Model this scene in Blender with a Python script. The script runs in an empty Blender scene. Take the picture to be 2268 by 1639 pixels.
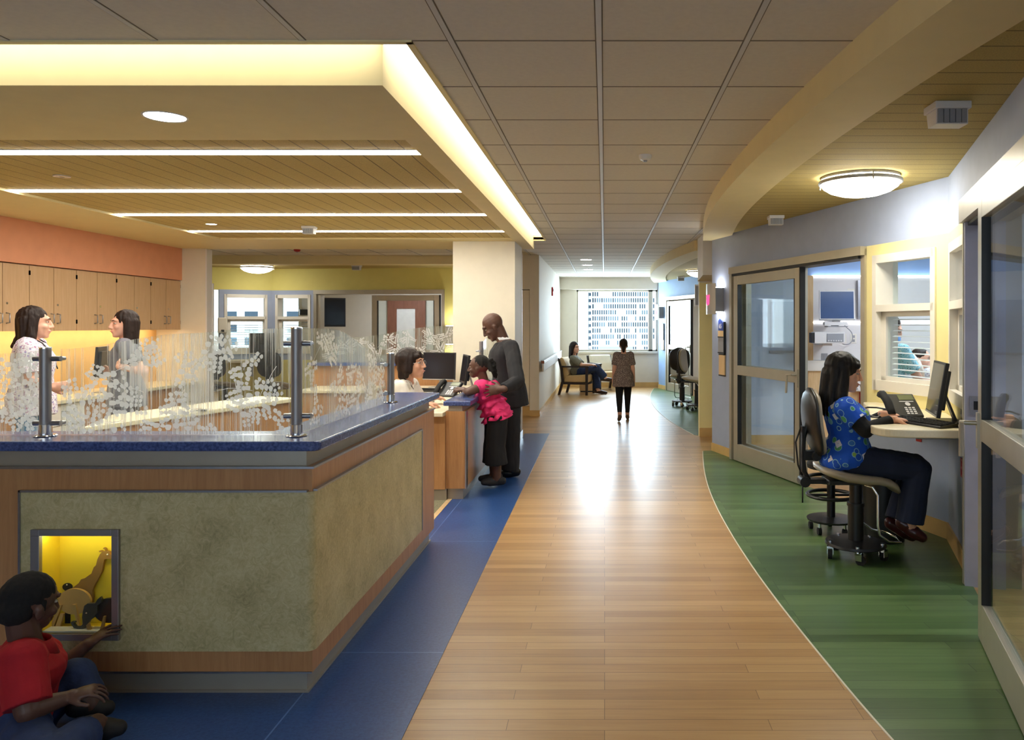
import bpy, bmesh, math, random
from mathutils import Vector, Matrix, noise

# ------------------------------------------------------------------ camera, world, sun, exposure
F, CX, CY, EYE = 1700.0, 1339.0, 720.5, 1.52      # focal length and principal point of the 2268x1639 frame, eye height
scn = bpy.context.scene
C = scn.collection
cam = bpy.data.cameras.new('camera'); cam_o = bpy.data.objects.new('camera', cam); C.objects.link(cam_o)
cam_o.location = (0, 0, EYE); cam_o.rotation_euler = (math.pi/2, 0, 0)
cam.sensor_width = 36; cam.lens = 36*F/2268
cam.shift_x = (1134-CX)/2268; cam.shift_y = (CY-819.5)/2268
cam.clip_start = .05; cam.clip_end = 1500
scn.camera = cam_o
w = bpy.data.worlds.new('sky'); scn.world = w; w.use_nodes = True
w.node_tree.nodes['Background'].inputs[0].default_value = (.68, .85, 1, 1)
w.node_tree.nodes['Background'].inputs[1].default_value = 2.2
sun = bpy.data.lights.new('sun', 'SUN'); sun_o = bpy.data.objects.new('sun', sun); C.objects.link(sun_o)
sun.energy = 1.6; sun.angle = .02; sun.color = (1, .97, .9); sun_o.rotation_euler = (math.radians(52), 0, math.radians(-24))
vs = scn.view_settings
scn.display_settings.display_device = 'sRGB'
vs.view_transform = 'Standard'; vs.look = 'None'; vs.gamma = 1; vs.use_curve_mapping = False; vs.exposure = 0.78
for nm, loc, rot, sx, sy, en, col in (('daylight_end_window', (.3,19.35,1.7), (math.radians(-84),0,0), 2.0, 1.5, 125, (.74,.86,1)), ('daylight_left_room', (-8,17.9,1.7), (math.radians(-86),0,0), 2.6, 1.4, 16, (.80,.90,1))):
    al = bpy.data.lights.new(nm, 'AREA'); al.shape = 'RECTANGLE'; al.size = sx; al.size_y = sy; al.energy = en; al.color = col
    ao = bpy.data.objects.new(nm, al); ao.location = loc; ao.rotation_euler = rot; C.objects.link(ao)
cy = scn.cycles
cy.use_denoising = True; cy.max_bounces = 8; cy.diffuse_bounces = 5; cy.glossy_bounces = 3
cy.transparent_max_bounces = 24; cy.transmission_bounces = 6; cy.sample_clamp_indirect = 6; cy.caustics_reflective = False; cy.caustics_refractive = False

def P(px, py, Y):                       # a measured picture position at a known depth, in metres
    return Vector(((px-CX)*Y/F, Y, EYE-(py-CY)*Y/F))
def V(*a): return Vector(a)

# ------------------------------------------------------------------ mesh builder
class MB:
    def __init__(s): s.v = []; s.f = []; s.mi = []; s.cur = 0
    def add(s, vs_, fs):
        n = len(s.v); s.v += [Vector(q) for q in vs_]
        for f in fs: s.f.append([i+n for i in f]); s.mi.append(s.cur)
        return s
    def box(s, a, b, M=None):
        x0, y0, z0 = a; x1, y1, z1 = b
        if x0 > x1: x0, x1 = x1, x0
        if y0 > y1: y0, y1 = y1, y0
        if z0 > z1: z0, z1 = z1, z0
        v = [V(x0,y0,z0),V(x1,y0,z0),V(x1,y1,z0),V(x0,y1,z0),V(x0,y0,z1),V(x1,y0,z1),V(x1,y1,z1),V(x0,y1,z1)]
        if M: v = [M @ q for q in v]
        return s.add(v, [(3,2,1,0),(4,5,6,7),(0,1,5,4),(1,2,6,5),(2,3,7,6),(3,0,4,7)])
    def prism(s, pts, d):               # polygon (3D points) extruded by d
        n = len(pts); d = Vector(d); pts = [Vector(q) for q in pts]
        nrm = V(0,0,0)
        for i in range(n):
            a, b = pts[i], pts[(i+1) % n]; nrm += a.cross(b)
        if nrm.dot(d) > 0: pts = pts[::-1]
        return s.add(pts + [q+d for q in pts], [tuple(range(n)), tuple(range(2*n-1, n-1, -1))] +
                     [((i+1) % n, i, n+i, n+(i+1) % n) for i in range(n)])
    def slab(s, poly, z0, z1): return s.prism([(x, y, z0) for x, y in poly], (0, 0, z1-z0))
    def rings(s, R, caps=True, closed=False):
        n = len(R[0]); m = len(R); vs_ = [q for r in R for q in r]; fs = []
        for j in range(m if closed else m-1):
            k = (j+1) % m
            for i in range(n):
                fs.append((j*n+i, j*n+(i+1) % n, k*n+(i+1) % n, k*n+i))
        if caps and not closed: fs += [tuple(range(n-1, -1, -1)), tuple(range((m-1)*n, m*n))]
        return s.add(vs_, fs)
    def tube(s, pts, r, n=10, caps=True, closed=False):
        pts = [Vector(q) for q in pts]; m = len(pts); R = []; prev = None
        rr = r if hasattr(r, '__len__') else [r]*m
        for i, q in enumerate(pts):
            if closed: t = pts[(i+1) % m]-pts[i-1]
            else: t = pts[min(i+1, m-1)]-pts[max(i-1, 0)]
            t.normalize()
            if prev is None:
                a = V(0,0,1) if abs(t.z) < .9 else V(1,0,0)
                x = t.cross(a).normalized()
            else:
                x = (prev - t*prev.dot(t)).normalized()
            prev = x; y = t.cross(x)
            R.append([q + x*math.cos(2*math.pi*k/n)*rr[i] + y*math.sin(2*math.pi*k/n)*rr[i] for k in range(n)])
        return s.rings(R, caps, closed)
    def cyl(s, a, b, r0, r1=None, n=16): return s.tube([a, b], [r0, r0 if r1 is None else r1], n)
    def ell(s, c, r, M=None, nu=16, nv=10):
        c = Vector(c); r = (r, r, r) if not hasattr(r, '__len__') else r
        vs_ = []; fs = []
        for j in range(1, nv):
            t = math.pi*j/nv
            for i in range(nu):
                p = 2*math.pi*i/nu
                vs_.append(V(r[0]*math.sin(t)*math.cos(p), r[1]*math.sin(t)*math.sin(p), r[2]*math.cos(t)))
        vs_ += [V(0,0,r[2]), V(0,0,-r[2])]
        for j in range(nv-2):
            for i in range(nu): fs.append((j*nu+i, (j+1)*nu+i, (j+1)*nu+(i+1) % nu, j*nu+(i+1) % nu))
        T = (nv-1)*nu
        for i in range(nu):
            fs.append((T, i, (i+1) % nu)); fs.append((T+1, (nv-2)*nu+(i+1) % nu, (nv-2)*nu+i))
        if M: vs_ = [M @ q for q in vs_]
        return s.add([q+c for q in vs_], fs)
    def cap(s, a, b, r0, r1=None, n=12):  # capsule with two radii
        r1 = r0 if r1 is None else r1; a = Vector(a); b = Vector(b)
        t = b-a
        if t.length < 1e-6: return s.ell(a, r0, None, n, 8)
        t.normalize(); pts = []; rr = []
        for k in range(5):
            g = math.pi/2*(1-k/4); pts.append(a - t*math.sin(g)*r0); rr.append(max(r0*math.cos(g), 1e-4))
        for k in range(5):
            g = math.pi/2*k/4; pts.append(b + t*math.sin(g)*r1); rr.append(max(r1*math.cos(g), 1e-4))
        return s.tube(pts, rr, n)
    def lathe(s, prof, c=(0,0,0), n=24, sx=1, sy=1, caps=True):
        c = Vector(c)
        return s.rings([[c + V(r*sx*math.cos(2*math.pi*i/n), r*sy*math.sin(2*math.pi*i/n), z) for i in range(n)] for r, z in prof], caps)
    def build(s, name, mat, parent=None, M=None, smooth=False, bevel=0, local=False, sharp=None):
        me = bpy.data.meshes.new(name)
        T = M
        if parent is not None and not local:
            inv = WM[parent.name].inverted(); T = inv @ M if M else inv
        vs_ = [T @ q for q in s.v] if T else s.v
        me.from_pydata([tuple(q) for q in vs_], [], s.f)
        for m_ in (mat if isinstance(mat, (list, tuple)) else [mat]): me.materials.append(m_)
        if any(s.mi): me.polygons.foreach_set('material_index', s.mi)
        bm = bmesh.new(); bm.from_mesh(me); bmesh.ops.recalc_face_normals(bm, faces=bm.faces); bm.to_mesh(me); bm.free()
        if smooth:
            for p in me.polygons: p.use_smooth = True
        me.update()
        o = bpy.data.objects.new(name, me); C.objects.link(o)
        if parent is not None: o.parent = parent; WM[o.name] = WM[parent.name]
        else: WM[o.name] = Matrix()
        if bevel:
            b = o.modifiers.new('bevel', 'BEVEL'); b.width = bevel; b.segments = 2; b.limit_method = 'ANGLE'; b.angle_limit = math.radians(40)
        if smooth and sharp:
            b = o.modifiers.new('split', 'EDGE_SPLIT'); b.split_angle = math.radians(sharp)
        return o
WM = {}
def thing(name, label, cat, M=None, group=None):
    o = bpy.data.objects.new(name, None); C.objects.link(o); o.empty_display_size = .1
    M = M if isinstance(M, Matrix) else Matrix.Translation(Vector(M or (0,0,0)))
    o.matrix_world = M; WM[o.name] = M.copy()
    return tag(o, label, cat, group)
def tag(o, label, cat, group=None, kind=None):
    o['label'] = label; o['category'] = cat
    if group: o['group'] = group
    if kind: o['kind'] = kind
    return o
def struct(o, label=None):
    o['kind'] = 'structure'
    if label: o['label'] = label
    return o
def dup(root, M, label=None, group=None):
    r = root.copy(); C.objects.link(r); r.matrix_world = M; WM[r.name] = M.copy()
    if label: r['label'] = label
    if group: r['group'] = group
    for ch in list(root.children):
        c = ch.copy(); C.objects.link(c); c.parent = r; WM[c.name] = M.copy()
        for g in list(ch.children):
            d = g.copy(); C.objects.link(d); d.parent = c; WM[d.name] = M.copy()
    return r
def frame(A, B, z=0):                   # local x along A->B, y to the left of it, z up
    A = Vector((A[0], A[1], z)); x = Vector((B[0], B[1], z))-A; x.normalize(); zz = V(0,0,1); y = zz.cross(x)
    return Matrix(((x.x, y.x, 0, A.x), (x.y, y.y, 0, A.y), (0, 0, 1, A.z), (0, 0, 0, 1)))
def rotz(x, y, z, deg): return Matrix.Translation((x, y, z)) @ Matrix.Rotation(math.radians(deg), 4, 'Z')
def spline(pts, k=6):
    out = []; n = len(pts); pts = [Vector(p) for p in pts]
    for i in range(n-1):
        p0, p1, p2, p3 = pts[max(i-1, 0)], pts[i], pts[i+1], pts[min(i+2, n-1)]
        for j in range(k):
            t = j/k
            out.append(.5*((2*p1)+(p2-p0)*t+(2*p0-5*p1+4*p2-p3)*t*t+(3*p1-p0-3*p2+p3)*t**3))
    return out+[pts[-1]]

# ------------------------------------------------------------------ materials
def lin(c): return tuple(((x/255)/12.92 if x/255 <= .04045 else ((x/255+.055)/1.055)**2.4) for x in c)
class NT:
    def __init__(s, name):
        s.m = bpy.data.materials.new(name); s.m.use_nodes = True; s.t = s.m.node_tree; s.b = s.t.nodes['Principled BSDF']
    def n(s, typ, **kw):
        nd = s.t.nodes.new(typ)
        for k, v in kw.items():
            if k.startswith('i_'):
                key = k[2:]; key = int(key) if key.isdigit() else key.replace('_', ' ')
                nd.inputs[key].default_value = v
            else: setattr(nd, k, v)
        return nd
    def l(s, a, b): s.t.links.new(a, b)
    def coords(s, scale=(1,1,1), kind='pos', rot=(0,0,0)):
        if kind == 'pos': g = s.n('ShaderNodeNewGeometry').outputs['Position']
        else: g = s.n('ShaderNodeTexCoord').outputs['Object']
        mp = s.n('ShaderNodeMapping'); mp.inputs['Scale'].default_value = scale; mp.inputs['Rotation'].default_value = rot
        s.l(g, mp.inputs['Vector']); return mp.outputs[0]
    def ramp(s, fac, stops, interp='LINEAR'):
        r = s.n('ShaderNodeValToRGB'); r.color_ramp.interpolation = interp
        e = r.color_ramp.elements
        while len(e) < len(stops): e.new(.5)
        for el, (p, c) in zip(e, stops): el.position = p; el.color = (*c, 1)
        s.l(fac, r.inputs[0]); return r.outputs[0]
    def mix(s, fac, a, b, typ='MIX'):
        m = s.n('ShaderNodeMix', data_type='RGBA', blend_type=typ)
        for sock, val in ((m.inputs[0], fac), (m.inputs[6], a), (m.inputs[7], b)):
            if hasattr(val, 'is_linked'): s.l(val, sock)
            elif hasattr(val, '__len__'): sock.default_value = (*val[:3], 1)
            else: sock.default_value = val
        return m.outputs[2]
    def bump(s, h, strength=.2, dist=.01):
        b = s.n('ShaderNodeBump'); b.inputs['Strength'].default_value = strength; b.inputs['Distance'].default_value = dist
        s.l(h, b.inputs['Height']); s.l(b.outputs[0], s.b.inputs['Normal'])
def mat(name, c, rough=.6, metal=0, spec=.5, var=.06, scale=8, bump=0, coat=0):
    t = NT(name); c = lin(c)
    t.b.inputs['Roughness'].default_value = rough; t.b.inputs['Metallic'].default_value = metal
    t.b.inputs['Specular IOR Level'].default_value = spec; t.b.inputs['Coat Weight'].default_value = coat
    nz = t.n('ShaderNodeTexNoise', i_Scale=scale, i_Detail=3.0); t.l(t.coords(), nz.inputs['Vector'])
    col = t.ramp(nz.outputs[0], [(.3, [x*(1-var) for x in c]), (.7, [min(1, x*(1+var)) for x in c])])
    t.l(col, t.b.inputs['Base Color'])
    if bump:
        n2 = t.n('ShaderNodeTexNoise', i_Scale=120.0, i_Detail=2.0); t.l(t.coords(), n2.inputs['Vector']); t.bump(n2.outputs[0], bump, .004)
    return t.m
def emis(name, c, s):
    t = NT(name); t.b.inputs['Base Color'].default_value = (*[x*.8 for x in c], 1)
    t.b.inputs['Emission Color'].default_value = (*c, 1); t.b.inputs['Emission Strength'].default_value = s
    t.b.inputs['Roughness'].default_value = .5
    return t.m
def wood(name, c1, c2, rough=.4, along='z', sc=1.0, spec=.4):
    t = NT(name); s = {'z': (22*sc, 22*sc, 1.6*sc), 'x': (1.6*sc, 22*sc, 22*sc), 'y': (22*sc, 1.6*sc, 22*sc)}[along]
    nz = t.n('ShaderNodeTexNoise', i_Scale=2.0, i_Detail=6.0, i_Roughness=.65, i_Distortion=.6); t.l(t.coords(s), nz.inputs['Vector'])
    t.l(t.ramp(nz.outputs[0], [(.3, lin(c2)), (.7, lin(c1))]), t.b.inputs['Base Color'])
    t.b.inputs['Roughness'].default_value = rough; t.b.inputs['Specular IOR Level'].default_value = spec
    return t.m
def planks(name, ca, cb, cc, rough, row=.08, length=1.0, gloss_spec=.5):
    t = NT(name)
    br = t.n('ShaderNodeTexBrick', offset=.37, offset_frequency=3, squash=1.0)
    br.inputs['Scale'].default_value = 1; br.inputs['Mortar Size'].default_value = .0012; br.inputs['Brick Width'].default_value = length; br.inputs['Row Height'].default_value = row
    br.inputs['Color1'].default_value = (0,0,0,1); br.inputs['Color2'].default_value = (1,1,1,1); br.inputs['Mortar'].default_value = (.0,.0,.0,1)
    br.inputs['Bias'].default_value = 0
    t.l(t.coords((1,1,0)), br.inputs['Vector'])
    n1 = t.n('ShaderNodeTexNoise', i_Scale=1.0, i_Detail=6.0, i_Roughness=.7, i_Distortion=1.2); t.l(t.coords((2.2, 60, 1)), n1.inputs['Vector'])
    n2 = t.n('ShaderNodeTexNoise', i_Scale=1.0, i_Detail=2.0); t.l(t.coords((1.2, 10.3, 1)), n2.inputs['Vector'])
    a = t.mix(.6, br.outputs['Color'], n1.outputs[0]); a = t.mix(.3, a, n2.outputs[0])
    col = t.ramp(a, [(.2, lin(cc)), (.48, lin(cb)), (.8, lin(ca))])
    col = t.mix(br.outputs['Fac'], col, [x*.55 for x in lin(cc)])
    t.l(col, t.b.inputs['Base Color'])
    r = t.n('ShaderNodeMapRange'); r.inputs[3].default_value = rough-.06; r.inputs[4].default_value = rough+.1
    t.l(n1.outputs[0], r.inputs[0]); t.l(r.outputs[0], t.b.inputs['Roughness'])
    t.b.inputs['Specular IOR Level'].default_value = gloss_spec
    t.bump(a, .12, .004)
    return t.m
def glassy(name, tint=(.93,.97,.97), rough=.02, refl=1.0):
    t = NT(name); nt = t.t; nt.nodes.remove(t.b)
    out = [n for n in nt.nodes if n.type == 'OUTPUT_MATERIAL'][0]
    tr = t.n('ShaderNodeBsdfTransparent'); tr.inputs[0].default_value = (*tint, 1)
    gl = t.n('ShaderNodeBsdfGlossy'); gl.inputs['Roughness'].default_value = rough
    fr = t.n('ShaderNodeLayerWeight'); fr.inputs[0].default_value = .5
    pw = t.n('ShaderNodeMath', operation='POWER'); pw.inputs[1].default_value = 4.0; t.l(fr.outputs['Facing'], pw.inputs[0])
    mu = t.n('ShaderNodeMath', operation='MULTIPLY_ADD'); mu.inputs[1].default_value = .7*refl; mu.inputs[2].default_value = .018*refl; t.l(pw.outputs[0], mu.inputs[0])
    mx = t.n('ShaderNodeMixShader'); t.l(mu.outputs[0], mx.inputs[0]); t.l(tr.outputs[0], mx.inputs[1]); t.l(gl.outputs[0], mx.inputs[2])
    t.l(mx.outputs[0], out.inputs[0]); t.out = out; t.mx = mx
    return t
def frosted(name, c, k):
    t = NT(name); nt = t.t; out = [n for n in nt.nodes if n.type == 'OUTPUT_MATERIAL'][0]
    tr = t.n('ShaderNodeBsdfTransparent'); df = t.n('ShaderNodeBsdfDiffuse'); df.inputs[0].default_value = (*lin(c), 1)
    tl = t.n('ShaderNodeBsdfTranslucent'); tl.inputs[0].default_value = (*lin(c), 1)
    m1 = t.n('ShaderNodeMixShader'); m1.inputs[0].default_value = .5; t.l(df.outputs[0], m1.inputs[1]); t.l(tl.outputs[0], m1.inputs[2])
    m2 = t.n('ShaderNodeMixShader'); m2.inputs[0].default_value = k; t.l(tr.outputs[0], m2.inputs[1]); t.l(m1.outputs[0], m2.inputs[2])
    t.l(m2.outputs[0], out.inputs[0]); return t.m
GLASS = glassy('clear_glass').m
def streak_glass():
    t = glassy('etched_streak_glass', (.93,.96,.95), .03, .8)
    nz = t.n('ShaderNodeTexNoise', i_Scale=1.0, i_Detail=2.0, i_Roughness=.6); t.l(t.coords((120, 120, .9)), nz.inputs['Vector'])
    n2 = t.n('ShaderNodeTexNoise', i_Scale=1.0, i_Detail=1.0); t.l(t.coords((5, 5, 2.5)), n2.inputs['Vector'])
    m = t.n('ShaderNodeMath', operation='MULTIPLY_ADD'); m.inputs[1].default_value = .5; t.l(n2.outputs[0], m.inputs[0]); t.l(nz.outputs[0], m.inputs[2])
    f = t.ramp(m.outputs[0], [(.76, (.03,.03,.03)), (.9, (.55,.55,.55))])
    df = t.n('ShaderNodeBsdfDiffuse'); df.inputs[0].default_value = (*lin((238,238,232)), 1)
    tl = t.n('ShaderNodeBsdfTranslucent'); tl.inputs[0].default_value = (*lin((238,238,232)), 1)
    m1 = t.n('ShaderNodeMixShader'); m1.inputs[0].default_value = .5; t.l(df.outputs[0], m1.inputs[1]); t.l(tl.outputs[0], m1.inputs[2])
    m2 = t.n('ShaderNodeMixShader'); t.l(f, m2.inputs[0]); t.l(t.mx.outputs[0], m2.inputs[1]); t.l(m1.outputs[0], m2.inputs[2])
    t.l(m2.outputs[0], t.out.inputs[0]); return t.m
STREAK = streak_glass()
ETCH = frosted('etched_leaf', (250,250,248), .8)
def speckle():
    t = NT('speckled_blue_solid_surface'); vo = t.n('ShaderNodeTexVoronoi', i_Scale=260.0); t.l(t.coords(), vo.inputs['Vector'])
    nz = t.n('ShaderNodeTexNoise', i_Scale=90.0, i_Detail=3.0); t.l(t.coords(), nz.inputs['Vector'])
    base = t.ramp(nz.outputs[0], [(.35, lin((50,66,116))), (.65, lin((82,100,156)))])
    k = t.ramp(vo.outputs['Distance'], [(.1, (1,1,1)), (.22, (0,0,0))])
    vc = t.ramp(vo.outputs['Color'], [(.55, (0,0,0)), (.75, (1,1,1))])
    kk = t.mix(1.0, k, vc, 'MULTIPLY'); k2 = t.mix(.6, (0,0,0), kk)
    t.l(t.mix(k2, base, lin((150,170,205))), t.b.inputs['Base Color']); t.b.inputs['Roughness'].default_value = .22
    return t.m
def linoleum():
    t = NT('marbled_linoleum_panel'); nz = t.n('ShaderNodeTexNoise', i_Scale=26.0, i_Detail=7.0, i_Roughness=.75, i_Distortion=2.2); t.l(t.coords(), nz.inputs['Vector'])
    n2 = t.n('ShaderNodeTexNoise', i_Scale=6.0, i_Detail=3.0); t.l(t.coords(), n2.inputs['Vector'])
    a = t.mix(.35, nz.outputs[0], n2.outputs[0])
    t.l(t.ramp(a, [(.32, lin((150,139,94))), (.5, lin((190,176,128))), (.68, lin((214,203,158)))]), t.b.inputs['Base Color']); t.b.inputs['Roughness'].default_value = .5
    return t.m
def slats(name, c, axis, pitch, off=0.0):
    t = NT(name); g = t.n('ShaderNodeNewGeometry'); sp = t.n('ShaderNodeSeparateXYZ'); t.l(g.outputs['Position'], sp.inputs[0])
    d = t.n('ShaderNodeMath', operation='MULTIPLY_ADD'); d.inputs[1].default_value = 1/pitch; d.inputs[2].default_value = off+100; t.l(sp.outputs[axis], d.inputs[0])
    fr = t.n('ShaderNodeMath', operation='FRACT'); t.l(d.outputs[0], fr.inputs[0])
    ln = t.n('ShaderNodeMath', operation='LESS_THAN'); ln.inputs[1].default_value = .05; t.l(fr.outputs[0], ln.inputs[0])
    nz = t.n('ShaderNodeTexNoise', i_Scale=160.0, i_Detail=3.0); t.l(t.coords(), nz.inputs['Vector'])
    c = lin(c); base = t.ramp(nz.outputs[0], [(.3, [x*.78 for x in c]), (.7, [x*1.12 for x in c])])
    t.l(t.mix(ln.outputs[0], base, [x*.3 for x in c]), t.b.inputs['Base Color']); t.b.inputs['Roughness'].default_value = .85
    inv = t.n('ShaderNodeMath', operation='SUBTRACT'); inv.inputs[0].default_value = 1; t.l(ln.outputs[0], inv.inputs[1]); t.bump(inv.outputs[0], .6, .01)
    return t.m
def printed(name, base, a, b, scale=30, cut=.5):   # cloth with a scattered print
    t = NT(name); vo = t.n('ShaderNodeTexVoronoi', i_Scale=float(scale)); t.l(t.coords(kind='obj'), vo.inputs['Vector'])
    nz = t.n('ShaderNodeTexNoise', i_Scale=scale*1.6, i_Detail=3.0, i_Distortion=1.5); t.l(t.coords(kind='obj'), nz.inputs['Vector'])
    m1 = t.ramp(vo.outputs['Distance'], [(cut*.6, (1,1,1)), (cut*.66, (0,0,0))])
    m2 = t.ramp(nz.outputs[0], [(.55, (0,0,0)), (.6, (1,1,1))])
    c = t.mix(m1, lin(base), lin(a)); c = t.mix(m2, c, lin(b)); t.l(c, t.b.inputs['Base Color']); t.b.inputs['Roughness'].default_value = .85
    return t.m
def scrub_print():                       # bright blue cloth with green / pale blue discs and white squares
    t = NT('blue_scrub_print'); co = t.coords(kind='obj')
    vo = t.n('ShaderNodeTexVoronoi', i_Scale=17.0); vo.inputs['Randomness'].default_value = .8; t.l(co, vo.inputs['Vector'])
    disc = t.ramp(vo.outputs['Distance'], [(.36, (1,1,1)), (.37, (0,0,0))]); ring = t.ramp(vo.outputs['Distance'], [(.36, (0,0,0)), (.365, (1,1,1)), (.42, (1,1,1)), (.43, (0,0,0))])
    sep = t.n('ShaderNodeSeparateColor'); t.l(vo.outputs['Color'], sep.inputs[0])
    dc = t.ramp(sep.outputs[0], [(0, lin((20,80,190))), (.3, lin((86,160,110))), (.55, lin((130,190,200))), (.75, lin((60,120,200))), (.9, lin((150,190,90)))], 'CONSTANT')
    on = t.ramp(sep.outputs[1], [(.0, (1,1,1)), (.93, (0,0,0))], 'CONSTANT')
    base = lin((16,86,205))
    m = t.mix(1.0, disc, on, 'MULTIPLY'); r = t.mix(1.0, ring, on, 'MULTIPLY')
    c = t.mix(m, base, dc); c = t.mix(r, c, lin((140,190,215)))
    v2 = t.n('ShaderNodeTexVoronoi', i_Scale=13.0, distance='CHEBYCHEV'); v2.inputs['Randomness'].default_value = .9; t.l(t.coords(kind='obj', rot=(.3,.5,.6)), v2.inputs['Vector'])
    sq = t.ramp(v2.outputs['Distance'], [(.035, (0,0,0)), (.05, (1,1,1)), (.25, (1,1,1)), (.256, (0,0,0))]); s2 = t.n('ShaderNodeSeparateColor'); t.l(v2.outputs['Color'], s2.inputs[0])
    on2 = t.ramp(s2.outputs[0], [(0, (1,1,1)), (.62, (0,0,0))], 'CONSTANT'); q = t.mix(1.0, sq, on2, 'MULTIPLY')
    t.l(t.mix(q, c, lin((225,225,235))), t.b.inputs['Base Color']); t.b.inputs['Roughness'].default_value = .8
    return t.m
def carpet_mat():
    t = NT('olive_loop_carpet'); vo = t.n('ShaderNodeTexVoronoi', i_Scale=90.0); t.l(t.coords(), vo.inputs['Vector'])
    t.l(t.ramp(vo.outputs['Distance'], [(.1, lin((84,86,78))), (.5, lin((140,136,108)))]), t.b.inputs['Base Color']); t.b.inputs['Roughness'].default_value = 1
    return t.m
def blue_lino():
    t = NT('blue_linoleum'); nz = t.n('ShaderNodeTexNoise', i_Scale=70.0, i_Detail=6.0, i_Roughness=.8); t.l(t.coords(), nz.inputs['Vector'])
    g = t.n('ShaderNodeNewGeometry'); sp = t.n('ShaderNodeSeparateXYZ'); t.l(g.outputs['Position'], sp.inputs[0])
    base = t.ramp(nz.outputs[0], [(.35, lin((28,62,118))), (.65, lin((50,88,150)))])
    k = None
    for ax, pos in ((0, -1.243), (1, 5.39), (1, 3.56), (1, 7.22), (1, 9.05)):   # welded seams between the sheets
        d = t.n('ShaderNodeMath', operation='COMPARE'); d.inputs[1].default_value = pos; d.inputs[2].default_value = .0035; t.l(sp.outputs[ax], d.inputs[0])
        if k is None: k = d.outputs[0]
        else:
            mx = t.n('ShaderNodeMath', operation='MAXIMUM'); t.l(k, mx.inputs[0]); t.l(d.outputs[0], mx.inputs[1]); k = mx.outputs[0]
    t.l(t.mix(k, base, lin((84,120,180))), t.b.inputs['Base Color']); t.b.inputs['Roughness'].default_value = .34
    return t.m
M = dict(
 white=mat('white_paint', (222,216,202), .7, var=.02), tile=mat('ceiling_tile', (216,210,198), .9, var=.03, scale=40), tbar=mat('ceiling_grid_bar', (205,203,200), .6, var=.02),
 cream=mat('cream_paint', (226,218,200), .7, var=.02), bluegrey=mat('grey_blue_paint', (160,172,198), .65, var=.03), blue=mat('sky_blue_paint', (140,172,218), .65, var=.03),
 yellow=mat('pale_yellow_paint', (240,228,164), .65, var=.02), acid=mat('yellow_green_paint', (222,210,122), .65, var=.02), tan=mat('warm_tan_paint', (228,212,162), .7, var=.02), orange=mat('orange_paint', (226,158,122), .7, var=.03),
 amber=mat('amber_paint', (238,196,132), .7, var=.03), base=mat('tan_vinyl_base', (206,170,108), .5, var=.06), trimwhite=mat('white_window_trim', (232,228,218), .5, var=.02),
 counterwood=wood('cherry_veneer', (194,144,96), (170,120,76), .4), maple=wood('maple_veneer', (208,174,136), (196,160,120), .45), redwood=wood('red_brown_veneer', (150,96,76), (128,78,60), .45),
 lightwood=wood('pale_wood', (226,196,150), (206,172,124), .5), darkwood=wood('dark_stained_wood', (52,38,36), (34,26,26), .4),
 steel=mat('brushed_steel', (168,168,172), .32, 1, var=.05, scale=60), chrome=mat('chrome', (225,225,228), .1, 1, var=.01), alu=mat('satin_aluminium', (182,176,160), .38, .55, var=.03), gunmetal=mat('dark_steel_post', (150,146,146), .4, .6, var=.05),
 fascia=mat('grey_metal_fascia', (172,164,150), .4, .5, var=.04), worktop=mat('cream_worktop', (232,222,192), .35, var=.03, scale=90), plastic=mat('white_plastic', (224,222,222), .45, var=.01), greyplastic=mat('grey_plastic', (150,152,158), .5, var=.02),
 black=mat('black_plastic', (24,24,26), .4, var=.1), rubber=mat('black_rubber', (20,20,21), .8, var=.1), screen=mat('dark_screen', (26,28,36), .12, var=.02), bluescreen=mat('blue_grey_screen', (64,88,132), .2, var=.04), silver=mat('silver_plastic', (176,174,170), .35, .4, var=.02),
 leather=mat('grey_tan_vinyl', (170,158,136), .35, var=.04), red=mat('red_plastic', (176,26,32), .45, var=.05), slatleft=slats('slatted_ceiling_left', (192,170,108), 0, .1525), slatright=slats('slatted_ceiling_right', (190,170,104), 1, .1525),
 speck=speckle(), lino=linoleum(), woodfloor=planks('oak_plank_floor', (206,168,114), (180,140,88), (148,110,64), .3), green=planks('green_plank_floor', (112,138,88), (78,106,60), (50,74,40), .3), bluelino=blue_lino(), carpet=carpet_mat(),
 cove=emis('cove_lens', (1,.955,.82), 3.1), strip=emis('linear_lens', (1,.95,.84), 26.0), dome=emis('dome_diffuser', (1,.95,.82), 21.0), dome2=emis('dome_diffuser_dim', (1,.96,.86), 11.0), disc=emis('downlight_lens', (1,.97,.9), 40.0), roomlamp=emis('room_light_lens', (.82,.9,1), 19.0),
 sconce=emis('sconce_lamp', (1,.98,.94), 22.0), under=emis('under_cabinet_lamp', (1,.84,.56), 9.0), nichelamp=emis('niche_lamp', (1,.93,.62), 9.0), redglow=emis('red_signal', (1,.05,.18), 1.3),
 tiny=emis('keypad_legend', (.8,.8,.8), .0),
)
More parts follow.
